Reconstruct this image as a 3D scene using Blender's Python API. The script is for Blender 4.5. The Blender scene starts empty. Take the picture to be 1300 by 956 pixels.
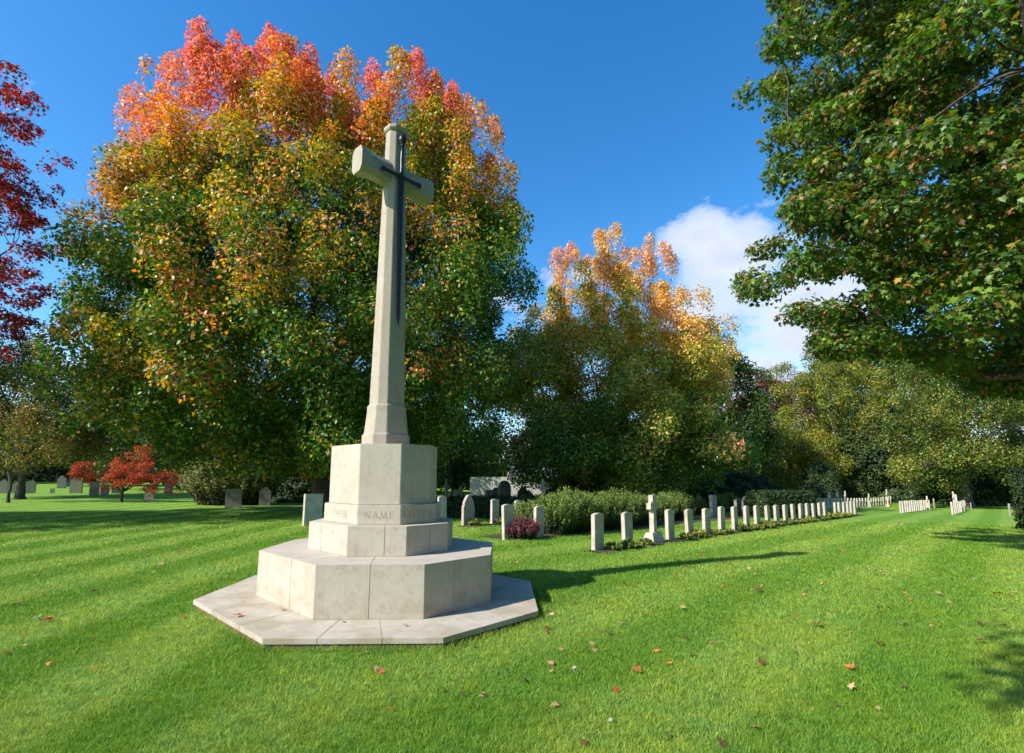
import bpy, bmesh, math, random
import numpy as np
from mathutils import Vector, Matrix
R = math.radians
rng = np.random.default_rng(11)
random.seed(5)
scene = bpy.context.scene
col = scene.collection

# ------------------------------------------------------------------ survey
H = 1.6; F = 649.42; CX = 650.0; CY = 515.75; PITCH = R(7.9)
def slope(x, y):
    """Height of the lawn: level by the cross, falling gently to the far right, rising at the far left."""
    s = (x - 1.87) * .74 + (y - 11.47) * .67
    z = -.0245 * np.maximum(0, np.sqrt(s * s + 4) * .5 + s * .5 - .7)
    z = z * np.clip((90 - s) / 40, .35, 1)
    r = np.maximum(0, y - 38) * np.clip((2 - x) / 14, 0, 1)
    return z + .022 * r
def ray(px, py):
    u = -(py - CY); q = (math.cos(PITCH), math.sin(PITCH))
    return ((px - CX), F * q[0] - u * q[1], F * q[1] + u * q[0])
def gp(px, py):
    """Point of the lawn seen at a pixel of the 1300 x 956 photograph (used as a survey)."""
    d = ray(px, py); z = 0.
    for _ in range(40):
        t = (z - H) / d[2]
        z = .5 * z + .5 * float(slope(d[0] * t, d[1] * t))
    return Vector((d[0] * t, d[1] * t, z))
def px_at(px, Y):
    """Point of the lawn in the column of a pixel at a distance Y."""
    x = (px - CX) / F * Y * .993
    return Vector((x, Y, float(slope(x, Y))))
def zz(py, Y):
    d = ray(650, py); return H + d[2] * Y / d[1]

# ------------------------------------------------------------------ materials
def mat(name):
    m = bpy.data.materials.new(name); m.use_nodes = True
    nt = m.node_tree; b = nt.nodes['Principled BSDF']
    return m, nt, b
def N(nt, t, **k):
    n = nt.nodes.new(t)
    for a, v in k.items():
        if a.startswith('i_'): n.inputs[a[2:].replace('_', ' ')].default_value = v
        else: setattr(n, a, v)
    return n
def ramp(nt, src, stops):
    r = nt.nodes.new('ShaderNodeValToRGB'); e = r.color_ramp.elements
    e[0].position, e[0].color = stops[0][0], (*stops[0][1], 1)
    e[1].position, e[1].color = stops[-1][0], (*stops[-1][1], 1)
    for p, c in stops[1:-1]:
        x = e.new(p); x.color = (*c, 1)
    nt.links.new(src, r.inputs[0]); return r.outputs[0]
def mix(nt, f, a, b, mode='MIX'):
    m = nt.nodes.new('ShaderNodeMix'); m.data_type = 'RGBA'; m.blend_type = mode
    for s, v in ((m.inputs[0], f), (m.inputs[6], a), (m.inputs[7], b)):
        if hasattr(v, 'links'): nt.links.new(v, s)
        else: s.default_value = v if not isinstance(v, tuple) else (*v, 1)
    return m.outputs[2]
def mth(nt, op, a, b=None, c=None):
    m = nt.nodes.new('ShaderNodeMath'); m.operation = op
    for i, v in enumerate((a, b, c)):
        if v is None: continue
        if hasattr(v, 'links'): nt.links.new(v, m.inputs[i])
        else: m.inputs[i].default_value = v
    return m.outputs[0]
def noise(nt, vec, scale, detail=4, rough=.55):
    n = N(nt, 'ShaderNodeTexNoise'); n.inputs['Scale'].default_value = scale
    n.inputs['Detail'].default_value = detail; n.inputs['Roughness'].default_value = rough
    if vec is not None: nt.links.new(vec, n.inputs['Vector'])
    return n.outputs['Fac']

def stone_mat(name, light, dark, stain, bump=.15, scale=1., green=0.):
    m, nt, b = mat(name)
    pos = N(nt, 'ShaderNodeNewGeometry').outputs['Position']
    n1 = noise(nt, pos, 2.2 * scale, 8, .62)
    c = ramp(nt, n1, [(.3, dark), (.62, light)])
    n2 = noise(nt, pos, 9 * scale, 6, .7)
    c = mix(nt, ramp(nt, n2, [(.5, (0, 0, 0)), (.75, (.75, .75, .75))]), c, stain)
    mp = N(nt, 'ShaderNodeMapping'); mp.inputs['Scale'].default_value = (9, 9, .8); nt.links.new(pos, mp.inputs['Vector'])
    n3 = noise(nt, mp.outputs[0], 2, 5, .6)                  # rain streaks
    c = mix(nt, ramp(nt, n3, [(.55, (0, 0, 0)), (.8, (.45, .45, .45))]), c, stain)
    n4 = noise(nt, pos, 60, 3, .6)
    c = mix(nt, ramp(nt, n4, [(.62, (0, 0, 0)), (.72, (.5, .5, .5))]), c, tuple(x * .55 for x in stain))
    if green:
        n5 = noise(nt, pos, 3.1, 5, .7)
        c = mix(nt, mth(nt, 'MULTIPLY', ramp(nt, n5, [(.45, (0, 0, 0)), (.7, (1, 1, 1))]), green), c, (.19, .2, .08))
    if name == 'portland_stone':          # dirt and algae splashed on the lowest courses
        sz_ = N(nt, 'ShaderNodeSeparateXYZ'); nt.links.new(pos, sz_.inputs[0])
        low = ramp(nt, mth(nt, 'ADD', sz_.outputs[2], mth(nt, 'MULTIPLY', noise(nt, pos, 5, 5, .7), -.45)), [(.0, (1, 1, 1)), (.16, (0, 0, 0))])
        c = mix(nt, mth(nt, 'MULTIPLY', low, mth(nt, 'MULTIPLY', ramp(nt, noise(nt, pos, 2.6, 4), [(.42, (0, 0, 0)), (.62, (1, 1, 1))]), .5)), c, (.27, .22, .12))
    nt.links.new(c, b.inputs['Base Color']); b.inputs['Roughness'].default_value = .85
    b.inputs['Specular IOR Level'].default_value = .25
    bp = N(nt, 'ShaderNodeBump'); bp.inputs['Strength'].default_value = bump; bp.inputs['Distance'].default_value = .01
    nt.links.new(mth(nt, 'ADD', noise(nt, pos, 120, 4, .7), mth(nt, 'MULTIPLY', n1, 2.)), bp.inputs['Height'])
    nt.links.new(bp.outputs[0], b.inputs['Normal'])
    return m
M = {}
M['portland'] = stone_mat('portland_stone', (.475, .420, .345), (.415, .364, .292), (.32, .265, .185), .25, 1., .07)
M['shaftstone'] = stone_mat('shaft_stone', (.40, .345, .28), (.34, .295, .235), (.28, .24, .17), .25, 1.2, .06)
M['mortar'] = stone_mat('mortar', (.33, .285, .24), (.28, .24, .2), (.22, .19, .14), .3, 3.)
M['footing'] = stone_mat('brick_footing', (.2, .12, .07), (.12, .08, .05), (.07, .06, .03), .8, 4.)
M['headstone'] = stone_mat('headstone_stone', (.54, .48, .41), (.43, .375, .30), (.26, .22, .14), .25, 2., .5)
M['oldstone'] = stone_mat('weathered_stone', (.30, .28, .23), (.20, .19, .15), (.13, .12, .09), .5, 3., .5)
M['slatestone'] = stone_mat('grey_stone', (.19, .19, .19), (.12, .12, .12), (.09, .09, .08), .5, 3., .3)
M['pinkstone'] = stone_mat('pinkish_sandstone', (.45, .34, .28), (.36, .27, .22), (.25, .21, .17), .4, 3., .15)
M['engraved'] = stone_mat('engraved_stone', (.33, .285, .235), (.29, .25, .20), (.24, .205, .155), .2, 2.)
m, nt, b = mat('dark_bronze'); M['bronze'] = m
pos = N(nt, 'ShaderNodeNewGeometry').outputs['Position']
nt.links.new(ramp(nt, noise(nt, pos, 14), [(.3, (.018, .018, .022)), (.7, (.045, .042, .04))]), b.inputs['Base Color'])
b.inputs['Metallic'].default_value = .55; b.inputs['Roughness'].default_value = .36
m, nt, b = mat('bark'); M['bark'] = m
pos = N(nt, 'ShaderNodeNewGeometry').outputs['Position']
mp = N(nt, 'ShaderNodeMapping'); mp.inputs['Scale'].default_value = (9, 9, 1.6); nt.links.new(pos, mp.inputs['Vector'])
nb = noise(nt, mp.outputs[0], 1.5, 8, .7)
nt.links.new(ramp(nt, nb, [(.3, (.028, .022, .016)), (.7, (.13, .11, .085))]), b.inputs['Base Color'])
b.inputs['Roughness'].default_value = .95
bp = N(nt, 'ShaderNodeBump'); bp.inputs['Strength'].default_value = .9; bp.inputs['Distance'].default_value = .04
nt.links.new(nb, bp.inputs['Height']); nt.links.new(bp.outputs[0], b.inputs['Normal'])

def leaf_mat(name, trans=.38, rough=.42, spec=.35):
    m = bpy.data.materials.new(name); m.use_nodes = True; nt = m.node_tree
    b = nt.nodes['Principled BSDF']; out = nt.nodes['Material Output']
    a = N(nt, 'ShaderNodeVertexColor', layer_name='Col')
    nt.links.new(a.outputs['Color'], b.inputs['Base Color'])
    b.inputs['Roughness'].default_value = rough; b.inputs['Specular IOR Level'].default_value = spec
    t = N(nt, 'ShaderNodeBsdfTranslucent')
    hs = N(nt, 'ShaderNodeHueSaturation'); hs.inputs['Saturation'].default_value = 1.12; hs.inputs['Value'].default_value = 1.25
    nt.links.new(a.outputs['Color'], hs.inputs['Color']); nt.links.new(hs.outputs[0], t.inputs['Color'])
    mx = N(nt, 'ShaderNodeMixShader'); mx.inputs[0].default_value = trans
    nt.links.new(b.outputs[0], mx.inputs[1]); nt.links.new(t.outputs[0], mx.inputs[2])
    nt.links.new(mx.outputs[0], out.inputs['Surface'])
    return m
M['leaf'] = leaf_mat('foliage')
M['litter'] = leaf_mat('fallen_leaf_skin', .15, .6, .2)
M['needle'] = leaf_mat('shrub_foliage', .2, .55, .25)

def grass_color(nt):
    """Mown lawn: mower stripes (grass laid two ways), patches of moss and dry tips."""
    pos = N(nt, 'ShaderNodeNewGeometry').outputs['Position']
    sp = N(nt, 'ShaderNodeSeparateXYZ'); nt.links.new(pos, sp.inputs[0])
    x, y = sp.outputs[0], sp.outputs[1]
    wob = mth(nt, 'MULTIPLY', mth(nt, 'SUBTRACT', noise(nt, pos, .35, 3), .5), 1.0)
    a = R(46.5)
    la = mth(nt, 'ADD', mth(nt, 'MULTIPLY', x, math.sin(a)), mth(nt, 'MULTIPLY', y, -math.cos(a)))
    sa = mth(nt, 'SINE', mth(nt, 'MULTIPLY', mth(nt, 'ADD', mth(nt, 'ADD', la, wob), .35), 2 * math.pi / 1.9))
    sb = mth(nt, 'SINE', mth(nt, 'MULTIPLY', mth(nt, 'ADD', mth(nt, 'ADD', x, wob), .32), 2 * math.pi / 1.75))
    left = ramp(nt, mth(nt, 'MULTIPLY_ADD', mth(nt, 'ADD', x, mth(nt, 'MULTIPLY', y, -.12)), -.5, -.6), [(0., (0, 0, 0)), (1., (1, 1, 1))])
    s = mix(nt, left, sa, sb)
    stripe = ramp(nt, mth(nt, 'MULTIPLY_ADD', s, .5, .5), [(.25, (0, 0, 0)), (.75, (1, 1, 1))])
    patch = noise(nt, pos, .8, 5, .6)
    fine = noise(nt, pos, 11, 4, .65)
    amp = mth(nt, 'MULTIPLY', stripe, ramp(nt, noise(nt, pos, .22, 2), [(.3, (.45, .45, .45)), (.65, (1, 1, 1))]))
    amp = mix(nt, left, amp, stripe)
    c = mix(nt, amp, mix(nt, left, (.15, .315, .032), (.145, .31, .026)), (.32, .475, .085))
    c = mix(nt, ramp(nt, patch, [(.35, (0, 0, 0)), (.75, (.55, .55, .55))]), c, (.25, .38, .06))
    c = mix(nt, ramp(nt, fine, [(.35, (.5, .5, .5)), (.6, (0, 0, 0))]), c, (.085, .21, .014))
    tan = noise(nt, pos, 4.5, 5, .75)
    c = mix(nt, ramp(nt, tan, [(.62, (0, 0, 0)), (.76, (.5, .5, .5))]), c, (.34, .36, .11))
    return c, pos, fine
m, nt, b = mat('lawn'); M['lawn'] = m
c, pos, fine = grass_color(nt)
f2 = noise(nt, pos, 45, 5, .8)
c = mix(nt, ramp(nt, f2, [(.3, (.75, .75, .75)), (.62, (0, 0, 0))]), c, (.07, .15, .014))
nt.links.new(c, b.inputs['Base Color']); b.inputs['Roughness'].default_value = .9; b.inputs['Specular IOR Level'].default_value = .1
bp = N(nt, 'ShaderNodeBump'); bp.inputs['Strength'].default_value = .8; bp.inputs['Distance'].default_value = .03
nt.links.new(f2, bp.inputs['Height']); nt.links.new(bp.outputs[0], b.inputs['Normal'])
m = bpy.data.materials.new('grass_blade'); m.use_nodes = True; M['blade'] = m; nt = m.node_tree; b = nt.nodes['Principled BSDF']
c, pos, fine = grass_color(nt)
at = N(nt, 'ShaderNodeVertexColor', layer_name='Col')
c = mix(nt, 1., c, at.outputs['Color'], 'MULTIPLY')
nt.links.new(c, b.inputs['Base Color']); b.inputs['Roughness'].default_value = .5; b.inputs['Specular IOR Level'].default_value = .25
t = N(nt, 'ShaderNodeBsdfTranslucent'); nt.links.new(c, t.inputs['Color'])
mx = N(nt, 'ShaderNodeMixShader'); mx.inputs[0].default_value = .4
nt.links.new(b.outputs[0], mx.inputs[1]); nt.links.new(t.outputs[0], mx.inputs[2]); nt.links.new(mx.outputs[0], nt.nodes['Material Output'].inputs['Surface'])
m, nt, b = mat('bed_soil'); M['soil'] = m
pos = N(nt, 'ShaderNodeNewGeometry').outputs['Position']
ns = noise(nt, pos, 14, 8, .75)
nt.links.new(ramp(nt, ns, [(.3, (.03, .02, .013)), (.7, (.12, .08, .055))]), b.inputs['Base Color']); b.inputs['Roughness'].default_value = 1
bp = N(nt, 'ShaderNodeBump'); bp.inputs['Strength'].default_value = 1; bp.inputs['Distance'].default_value = .05
nt.links.new(ns, bp.inputs['Height']); nt.links.new(bp.outputs[0], b.inputs['Normal'])
def plain(name, c1, c2, sc=5, rough=.8, stretch=None):
    m, nt, b = mat(name)
    pos = N(nt, 'ShaderNodeNewGeometry').outputs['Position']
    if stretch:
        mp = N(nt, 'ShaderNodeMapping'); mp.inputs['Scale'].default_value = stretch; nt.links.new(pos, mp.inputs['Vector']); pos = mp.outputs[0]
    nt.links.new(ramp(nt, noise(nt, pos, sc, 5), [(.3, c1), (.7, c2)]), b.inputs['Base Color']); b.inputs['Roughness'].default_value = rough
    return m
M['boards'] = plain('limewashed_boards', (.26, .245, .23), (.42, .40, .38), 3, .8, (6, 6, .3))
M['roof'] = plain('slate_roof', (.09, .09, .1), (.17, .17, .19), 4)
M['barge'] = plain('pink_bargeboard', (.5, .36, .33), (.6, .45, .42))
M['railing'] = plain('dark_iron', (.015, .015, .015), (.03, .03, .03))
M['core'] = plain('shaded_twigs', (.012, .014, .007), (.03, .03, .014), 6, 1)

# ------------------------------------------------------------------ object helpers
def link(o, parent=None):
    col.objects.link(o)
    if parent is not None: o.parent = parent
    return o
def tag(o, label=None, cat=None, group=None, kind=None):
    for k, v in (('label', label), ('category', cat), ('group', group), ('kind', kind)):
        if v: o[k] = v
    return o
def empty(name, loc=(0, 0, 0), rz=0):
    o = bpy.data.objects.new(name, None); o.empty_display_size = .2; link(o)
    o.location = loc; o.rotation_euler = (0, 0, rz); return o
def bobj(name, bm, m, parent=None, smooth=False):
    me = bpy.data.meshes.new(name); bm.normal_update(); bm.to_mesh(me); bm.free(); me.materials.append(m)
    if smooth: me.polygons.foreach_set('use_smooth', [True] * len(me.polygons))
    return link(bpy.data.objects.new(name, me), parent)
def nmesh(name, V, Fc, m, cols=None, smooth=False):
    """Mesh from arrays: V (n,3), Fc (k,3 or 4), cols (n,3)."""
    me = bpy.data.meshes.new(name); V = np.asarray(V, dtype=np.float32); Fc = np.asarray(Fc, dtype=np.int32)
    k = Fc.shape[1]
    me.vertices.add(len(V)); me.vertices.foreach_set('co', V.ravel())
    me.loops.add(Fc.size); me.loops.foreach_set('vertex_index', Fc.ravel())
    me.polygons.add(len(Fc)); me.polygons.foreach_set('loop_start', np.arange(0, Fc.size, k, dtype=np.int32))
    me.polygons.foreach_set('loop_total', np.full(len(Fc), k, dtype=np.int32))
    if smooth: me.polygons.foreach_set('use_smooth', np.ones(len(Fc), dtype=bool))
    me.update(calc_edges=True)
    if cols is not None:
        a = me.color_attributes.new('Col', 'FLOAT_COLOR', 'POINT')
        c4 = np.ones((len(V), 4), dtype=np.float32); c4[:, :3] = cols
        a.data.foreach_set('color', c4.ravel())
    me.materials.append(m); return me
def nobj(name, *a, parent=None, **k):
    return link(bpy.data.objects.new(name, nmesh(name, *a, **k)), parent)
def prism(bm, pts, z0, z1, scale=1.):
    lo = [bm.verts.new((x, y, z0)) for x, y in pts]
    hi = [bm.verts.new((x * scale, y * scale, z1)) for x, y in pts]
    fs = [bm.faces.new(lo[::-1]), bm.faces.new(hi)]; n = len(pts)
    for i in range(n): fs.append(bm.faces.new((lo[i], lo[(i + 1) % n], hi[(i + 1) % n], hi[i])))
    return fs
def loft(bm, rings):
    rr = [[bm.verts.new(p) for p in r] for r in rings]; n = len(rr[0])
    for a, b in zip(rr, rr[1:]):
        for i in range(n): bm.faces.new((a[i], a[(i + 1) % n], b[(i + 1) % n], b[i]))
    bm.faces.new(rr[0][::-1]); bm.faces.new(rr[-1])
def box(bm, x0, x1, y0, y1, z0, z1):
    prism(bm, [(x0, y0), (x1, y0), (x1, y1), (x0, y1)], z0, z1)
def bevel(bm, w, seg=2, ang=20):
    bm.normal_update()
    es = [e for e in bm.edges if len(e.link_faces) == 2 and e.calc_face_angle(0) > R(ang)]
    bmesh.ops.bevel(bm, geom=es, offset=w, segments=seg, affect='EDGES', clamp_overlap=True)
def copy_tree(o, parent=None):
    c = o.copy(); col.objects.link(c)
    if parent is not None: c.parent = parent
    for ch in list(o.children): copy_tree(ch, c)
    return c
ORD = ['nearest', 'second', 'third', 'fourth', 'fifth', 'sixth', 'seventh', 'eighth', 'ninth', 'tenth', 'eleventh', 'twelfth',
       'thirteenth', 'fourteenth', 'fifteenth', 'sixteenth', 'seventeenth', 'eighteenth', 'nineteenth', 'twentieth',
       'twenty-first', 'twenty-second', 'twenty-third', 'twenty-fourth', 'twenty-fifth', 'twenty-sixth', 'twenty-seventh']

# ------------------------------------------------------------------ foliage
def unit(v): return v / np.maximum(np.linalg.norm(v, axis=-1, keepdims=True), 1e-9)
RHOMB = (np.array([[0, 0, 0], [-.36, .42, .10], [0, 1, -.05], [.36, .42, .10]]), np.array([[0, 1, 2], [0, 2, 3]]))
TRIL = (np.array([[0, 0, 0], [-.16, .35, .05], [-.55, .5, .0], [-.17, .62, .06], [0, 1.05, -.08], [.17, .62, .06], [.55, .5, 0], [.16, .35, .05]]),
        np.array([[0, 1, 7], [1, 2, 3], [1, 3, 7], [3, 4, 5], [3, 5, 7], [5, 6, 7]]))
def _lobed():
    P = [(0, 0), (-.22, -.12), (-.52, -.02), (-.34, .16), (-.62, .52), (-.30, .42), (-.2, .62), (0, 1.0), (.2, .62), (.30, .42), (.62, .52), (.34, .16), (.52, -.02), (.22, -.12)]
    V = [(0, .28, .0)] + [(x, y + .1, -.16 * abs(x) - .12 * max(0, y - .3)) for x, y in P]
    n = len(P)
    return np.array(V), np.array([(0, 1 + (i + 1) % n, 1 + i) for i in range(n)])
LOBED = _lobed()
def leaves(P, Nrm, size, cols, tmpl, droop=.6, rg=rng):
    n = len(P); T, Fc = tmpl
    t = rg.normal(size=(n, 3)) * .7 + Nrm * .35; t[:, 2] -= droop
    nn = unit(Nrm)
    t = unit(t - (t * nn).sum(1, keepdims=True) * nn)
    s = np.cross(t, nn)
    L = T[None] * size[:, None, None]
    V = P[:, None] + L[..., 0:1] * s[:, None] + L[..., 1:2] * t[:, None] + L[..., 2:3] * nn[:, None]
    k = len(T)
    FF = (Fc[None] + (np.arange(n) * k)[:, None, None]).reshape(-1, 3)
    C = np.repeat(cols, k, axis=0)
    return V.reshape(-1, 3), FF, C
def tubes(paths, sides=6):
    """paths: list of (points, radii). One mesh of tapered tubes."""
    Vs, Fs, o = [], [], 0
    ang = np.arange(sides) * 2 * math.pi / sides
    for pts, rad in paths:
        pts = np.asarray(pts, float); m_ = len(pts)
        d = unit(np.gradient(pts, axis=0)); ref = np.array([.31, .2, .93]) if abs(d[0][2]) < .9 else np.array([1., .1, 0])
        a = unit(np.cross(d, ref)); b_ = np.cross(d, a)
        ring = pts[:, None] + (np.cos(ang)[None, :, None] * a[:, None] + np.sin(ang)[None, :, None] * b_[:, None]) * np.asarray(rad)[:, None, None]
        Vs.append(ring.reshape(-1, 3))
        i = np.arange(m_ - 1)[:, None] * sides; j = np.arange(sides)[None]; j2 = (j + 1) % sides
        Fs.append(np.stack([i + j, i + j2, i + sides + j2, i + sides + j], -1).reshape(-1, 4) + o); o += m_ * sides
    return np.vstack(Vs), np.vstack(Fs)
def bez(a, b_, lift=.3, n=7, wob=.05, rg=rng, start=None):
    a = np.asarray(a, float); b_ = np.asarray(b_, float); L = np.linalg.norm(b_ - a)
    m1 = a + (start if start is not None else np.array([0, 0, 1.])) * L * .4; t = np.linspace(0, 1, n)[:, None]
    c = (1 - t) ** 2 * a + 2 * t * (1 - t) * m1 + t * t * b_
    w = rg.normal(size=(n, 3)) * wob * L * .3; w[0] = 0; w[-1] = 0
    return c + w
def inside(P, lobes):
    """Largest (1 - ellipsoid radius) over the lobes: >0 inside, 0 at the skin."""
    best = np.full(len(P), -9.)
    for (cx, cy, cz, rx, ry, rz) in lobes:
        q = (P - (cx, cy, cz)) / (rx, ry, rz)
        best = np.maximum(best, 1 - np.linalg.norm(q, axis=1))
    return best
def snoise(P, k, seed):
    g = np.random.default_rng(seed); v = 0
    for i in range(5):
        w = g.normal(size=3) * k * (1 + .5 * i); v = v + np.sin(P @ w + g.uniform(0, 6.3)) / (1 + .3 * i)
    return v / 2.2
def make_crown(lobes, n_puff, per, puff_r, leaf, colf, tmpl=RHOMB, seed=1, zmin=None, spike=0., flat=1., inner=.25, gap=.0, droop=.6, fringe=.12, keep=None, noisek=.8):
    """Leaf masses: puffs over the skin of a union of ellipsoids, leaves over each puff, a thinner inner fill."""
    g = np.random.default_rng(seed); C = []
    vol = np.array([l[3] * l[4] * l[5] for l in lobes]) ** (2 / 3); vol = vol / vol.sum()
    while len(C) < n_puff:
        li = g.choice(len(lobes), p=vol); l = lobes[li]
        d = unit(g.normal(size=3)); r = g.uniform(0, 1) ** .28 if g.random() > inner else g.uniform(.25, .85)
        p = np.array(l[:3]) + d * r * np.array(l[3:]) * (1 + fringe * snoise(d[None] * 3, 1, seed)[0])
        if zmin is not None and p[2] < zmin: continue
        if inside(p[None], [m_ for i, m_ in enumerate(lobes) if i != li] + [(0, 0, -99, 1, 1, 1)])[0] > .3 and g.random() > .25: continue
        if gap and snoise(p[None], noisek, seed + 3)[0] < -1 + gap * 2 * g.random(): continue
        if keep is not None and not keep(p): continue
        C.append(p)
    C = np.array(C); cen = np.average(np.array(lobes)[:, :3], axis=0, weights=vol)
    out = unit(C - cen)
    rp = puff_r * g.uniform(.55, 1.35, len(C))
    k = np.maximum(8, (per * (rp / puff_r) ** 2 * g.uniform(.6, 1.3, len(C)))).astype(int)
    idx = np.repeat(np.arange(len(C)), k)
    d = unit(g.normal(size=(len(idx), 3)) + out[idx] * .55 + np.array([0, 0, .35]))
    rr = g.uniform(0, 1, len(idx)) ** .36
    sc = np.ones((len(C), 3)); sc[:, 2] = flat
    if spike:
        hz = (C[:, 2] - cen[2]) / max(1e-3, (C[:, 2].max() - cen[2])); up = np.clip(hz, 0, 1)
        sc[:, 2] = flat + spike * up; sc[:, 0] = sc[:, 1] = 1 - .42 * up; rp = rp * (1 - .15 * up)
    P = C[idx] + d * (rr * rp[idx])[:, None] * sc[idx] + g.normal(size=(len(idx), 3)) * .06 * puff_r
    if zmin is not None: P = P[P[:, 2] > zmin - .4 * puff_r]; 
    if len(P) != len(idx):
        msk = (C[idx] + 0)[:, 2] > -1e9
        P0 = C[idx] + d * (rr * rp[idx])[:, None] * sc[idx]
        msk = P0[:, 2] > zmin - .3 * puff_r
        P = P0[msk]; idx = idx[msk]; d = d[msk]; rr = rr[msk]
    Nr = unit(d * .55 + np.array([0, 0, .55]) + g.normal(size=P.shape) * .55)
    size = leaf * g.uniform(.65, 1.25, len(P))
    cols = colf(P, C, idx, g, inside(P, lobes))
    V, Fc, CC = leaves(P, Nr, size, cols, tmpl, droop, g)
    return V, Fc, CC, C
def limbs(base, fork, C, r0, n_limb, n_twig, seed, lean=None, sides=7):
    g = np.random.default_rng(seed); paths = []
    base = np.array(base, float); fork = np.array(fork, float)
    tr = np.array([base + (fork - base) * t for t in np.linspace(0, 1, 7)]); tr[1:-1, :2] += g.normal(size=(5, 2)) * r0 * .15
    rad = r0 * (1 + .9 * np.exp(-np.linspace(0, 1, 7) * 9)) * np.linspace(1, .78, 7)
    paths.append((tr, rad))
    cen = C.mean(0)
    sel = [int(np.argmax(C[:, 2]))]
    while len(sel) < min(n_limb, len(C)):
        dm = np.min(np.linalg.norm(C[:, None] - C[sel][None], axis=2), axis=1); sel.append(int(np.argmax(dm + g.uniform(0, 1, len(C)))))
    lp = []
    for s in sel:
        e = fork + (C[s] - fork) * .86; t0 = g.uniform(.75, 1.)
        a = base + (fork - base) * t0
        q = bez(a, e, n=9, wob=.07, rg=g, start=unit(np.array([0, 0, 1.2]) + .5 * unit(e - a)))
        paths.append((q, np.linspace(r0 * .5, r0 * .07, 9))); lp.append(q)
    LP = np.vstack([q[2:] for q in lp])
    LR = np.concatenate([np.linspace(r0 * .5, r0 * .07, 9)[2:] for q in lp])
    used = {}
    for i in g.permutation(len(C))[:n_twig]:
        dd = np.linalg.norm(LP - C[i], axis=1) + np.maximum(0, LP[:, 2] - C[i, 2]) * .5; j = int(np.argmin(dd)); used[j] = used.get(j, 0) + 1
        if used[j] > 4: continue
        q = bez(LP[j], C[i], n=5, wob=.08, rg=g, start=unit(C[i] - LP[j] + np.array([0, 0, .4])))
        r = min(LR[j] * .7, .012 + .016 * np.linalg.norm(C[i] - LP[j])); paths.append((q, np.linspace(r, .006, 5)))
    return tubes(paths, sides)
def tree(name, label, cat, loc, lobes, trunk_r, fork_z, colf, n_puff=120, per=200, puff_r=1.1, leaf=.16, seed=1, n_limb=9, n_twig=120, group=None, trunk_off=(0, 0), tmpl=RHOMB, **k):
    o = empty(name, loc); tag(o, label, cat, group)
    V, Fc, CC, C = make_crown(lobes, n_puff, per, puff_r, leaf, colf, tmpl, seed, **k)
    nobj('crown', V, Fc, M['leaf'], CC, parent=o)
    tv, tf = limbs((trunk_off[0], trunk_off[1], -.25), (trunk_off[0] * .8, trunk_off[1] * .8, fork_z), C, trunk_r, n_limb, n_twig, seed)
    nobj('trunk', tv, tf, M['bark'], None, True, parent=o)
    return o
def pal(*stops): return np.array(stops)
def jit(c, g, a=.18):
    k = 1 + g.normal(size=(len(c), 1)) * a
    h = 1 + g.normal(size=(len(c), 3)) * a * .4
    return np.clip(c * k * h, .004, .9)

GREEN = pal((.046, .096, .014), (.068, .13, .018), (.036, .074, .013))
YGREEN = pal((.20, .24, .03), (.26, .26, .04), (.14, .19, .025))
YEL = pal((.62, .40, .045), (.64, .34, .04), (.50, .38, .05))
ORG = pal((.74, .29, .06), (.72, .23, .07), (.70, .34, .09))
PNK = pal((.80, .23, .18), (.72, .15, .12), (.82, .30, .22))
CRM = pal((.42, .022, .022), (.52, .04, .03), (.30, .016, .018))
BRN = pal((.16, .07, .03), (.20, .10, .045), (.12, .055, .03))
def pick(p, n, g): return p[g.integers(0, len(p), n)]
def blend_cols(w, pals, g, n):
    """w (n, k) weights -> one palette per leaf."""
    w = np.maximum(w, 0); w = w / w.sum(1, keepdims=True); u = g.random(n)[:, None]
    k = (u > np.cumsum(w, 1)).sum(1).clip(0, len(pals) - 1); out = np.zeros((n, 3))
    for i, p in enumerate(pals):
        s = k == i; out[s] = pick(p, s.sum(), g)
    return out

# ------------------------------------------------------------------ ground
def axis(vals): return np.array(sorted(set(np.round(vals, 3))))
gx = np.concatenate([-np.geomspace(30, 600, 16)[::-1], np.arange(-29, 30, 1.), np.geomspace(30, 600, 24)])
gy = np.concatenate([[-600, -300, -120, -60, -30, -15, -8], np.arange(-4, 70, 1.), np.geomspace(71, 900, 18)])
X, Y = np.meshgrid(gx, gy); Zg = slope(X, Y)
nx, ny = len(gx), len(gy)
i, j = np.meshgrid(np.arange(nx - 1), np.arange(ny - 1)); a0 = (j * nx + i).ravel()
ground = nobj('ground', np.stack([X.ravel(), Y.ravel(), Zg.ravel()], 1), np.stack([a0, a0 + 1, a0 + nx + 1, a0 + nx], 1), M['lawn'], None, True)
tag(ground, 'striped mown green lawn', None, None, 'structure')

# ------------------------------------------------------------------ the cross of stone
TH = R(1.1); U = TH + math.pi / 4
CR = Vector((-1.775, 7.202, 0))
OFF = [(2.113, 1.877, 2.306), (1.502, 1.322, 1.630), (.936, .808, 1.012), (.765, .645, .813), (.702, .610, .751)]
ZS = [0., .100, .665, 1.016, 1.258, 2.022]
def octo(off, th=TH, grow=0.):
    b_ = off; o = [b_[1], b_[0], b_[2], b_[0]]; pts = []
    for k in range(8):
        a1 = R(-135 + 45 * (k - 1)) + th; a2 = a1 + math.pi / 4
        o1 = o[(k - 1) % 4] + grow; o2 = o[k % 4] + grow
        det = math.cos(a1) * math.sin(a2) - math.sin(a1) * math.cos(a2)
        pts.append(((o1 * math.sin(a2) - o2 * math.sin(a1)) / det, (-o1 * math.cos(a2) + o2 * math.cos(a1)) / det))
    return pts
root = empty('memorial_cross', CR)
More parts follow.
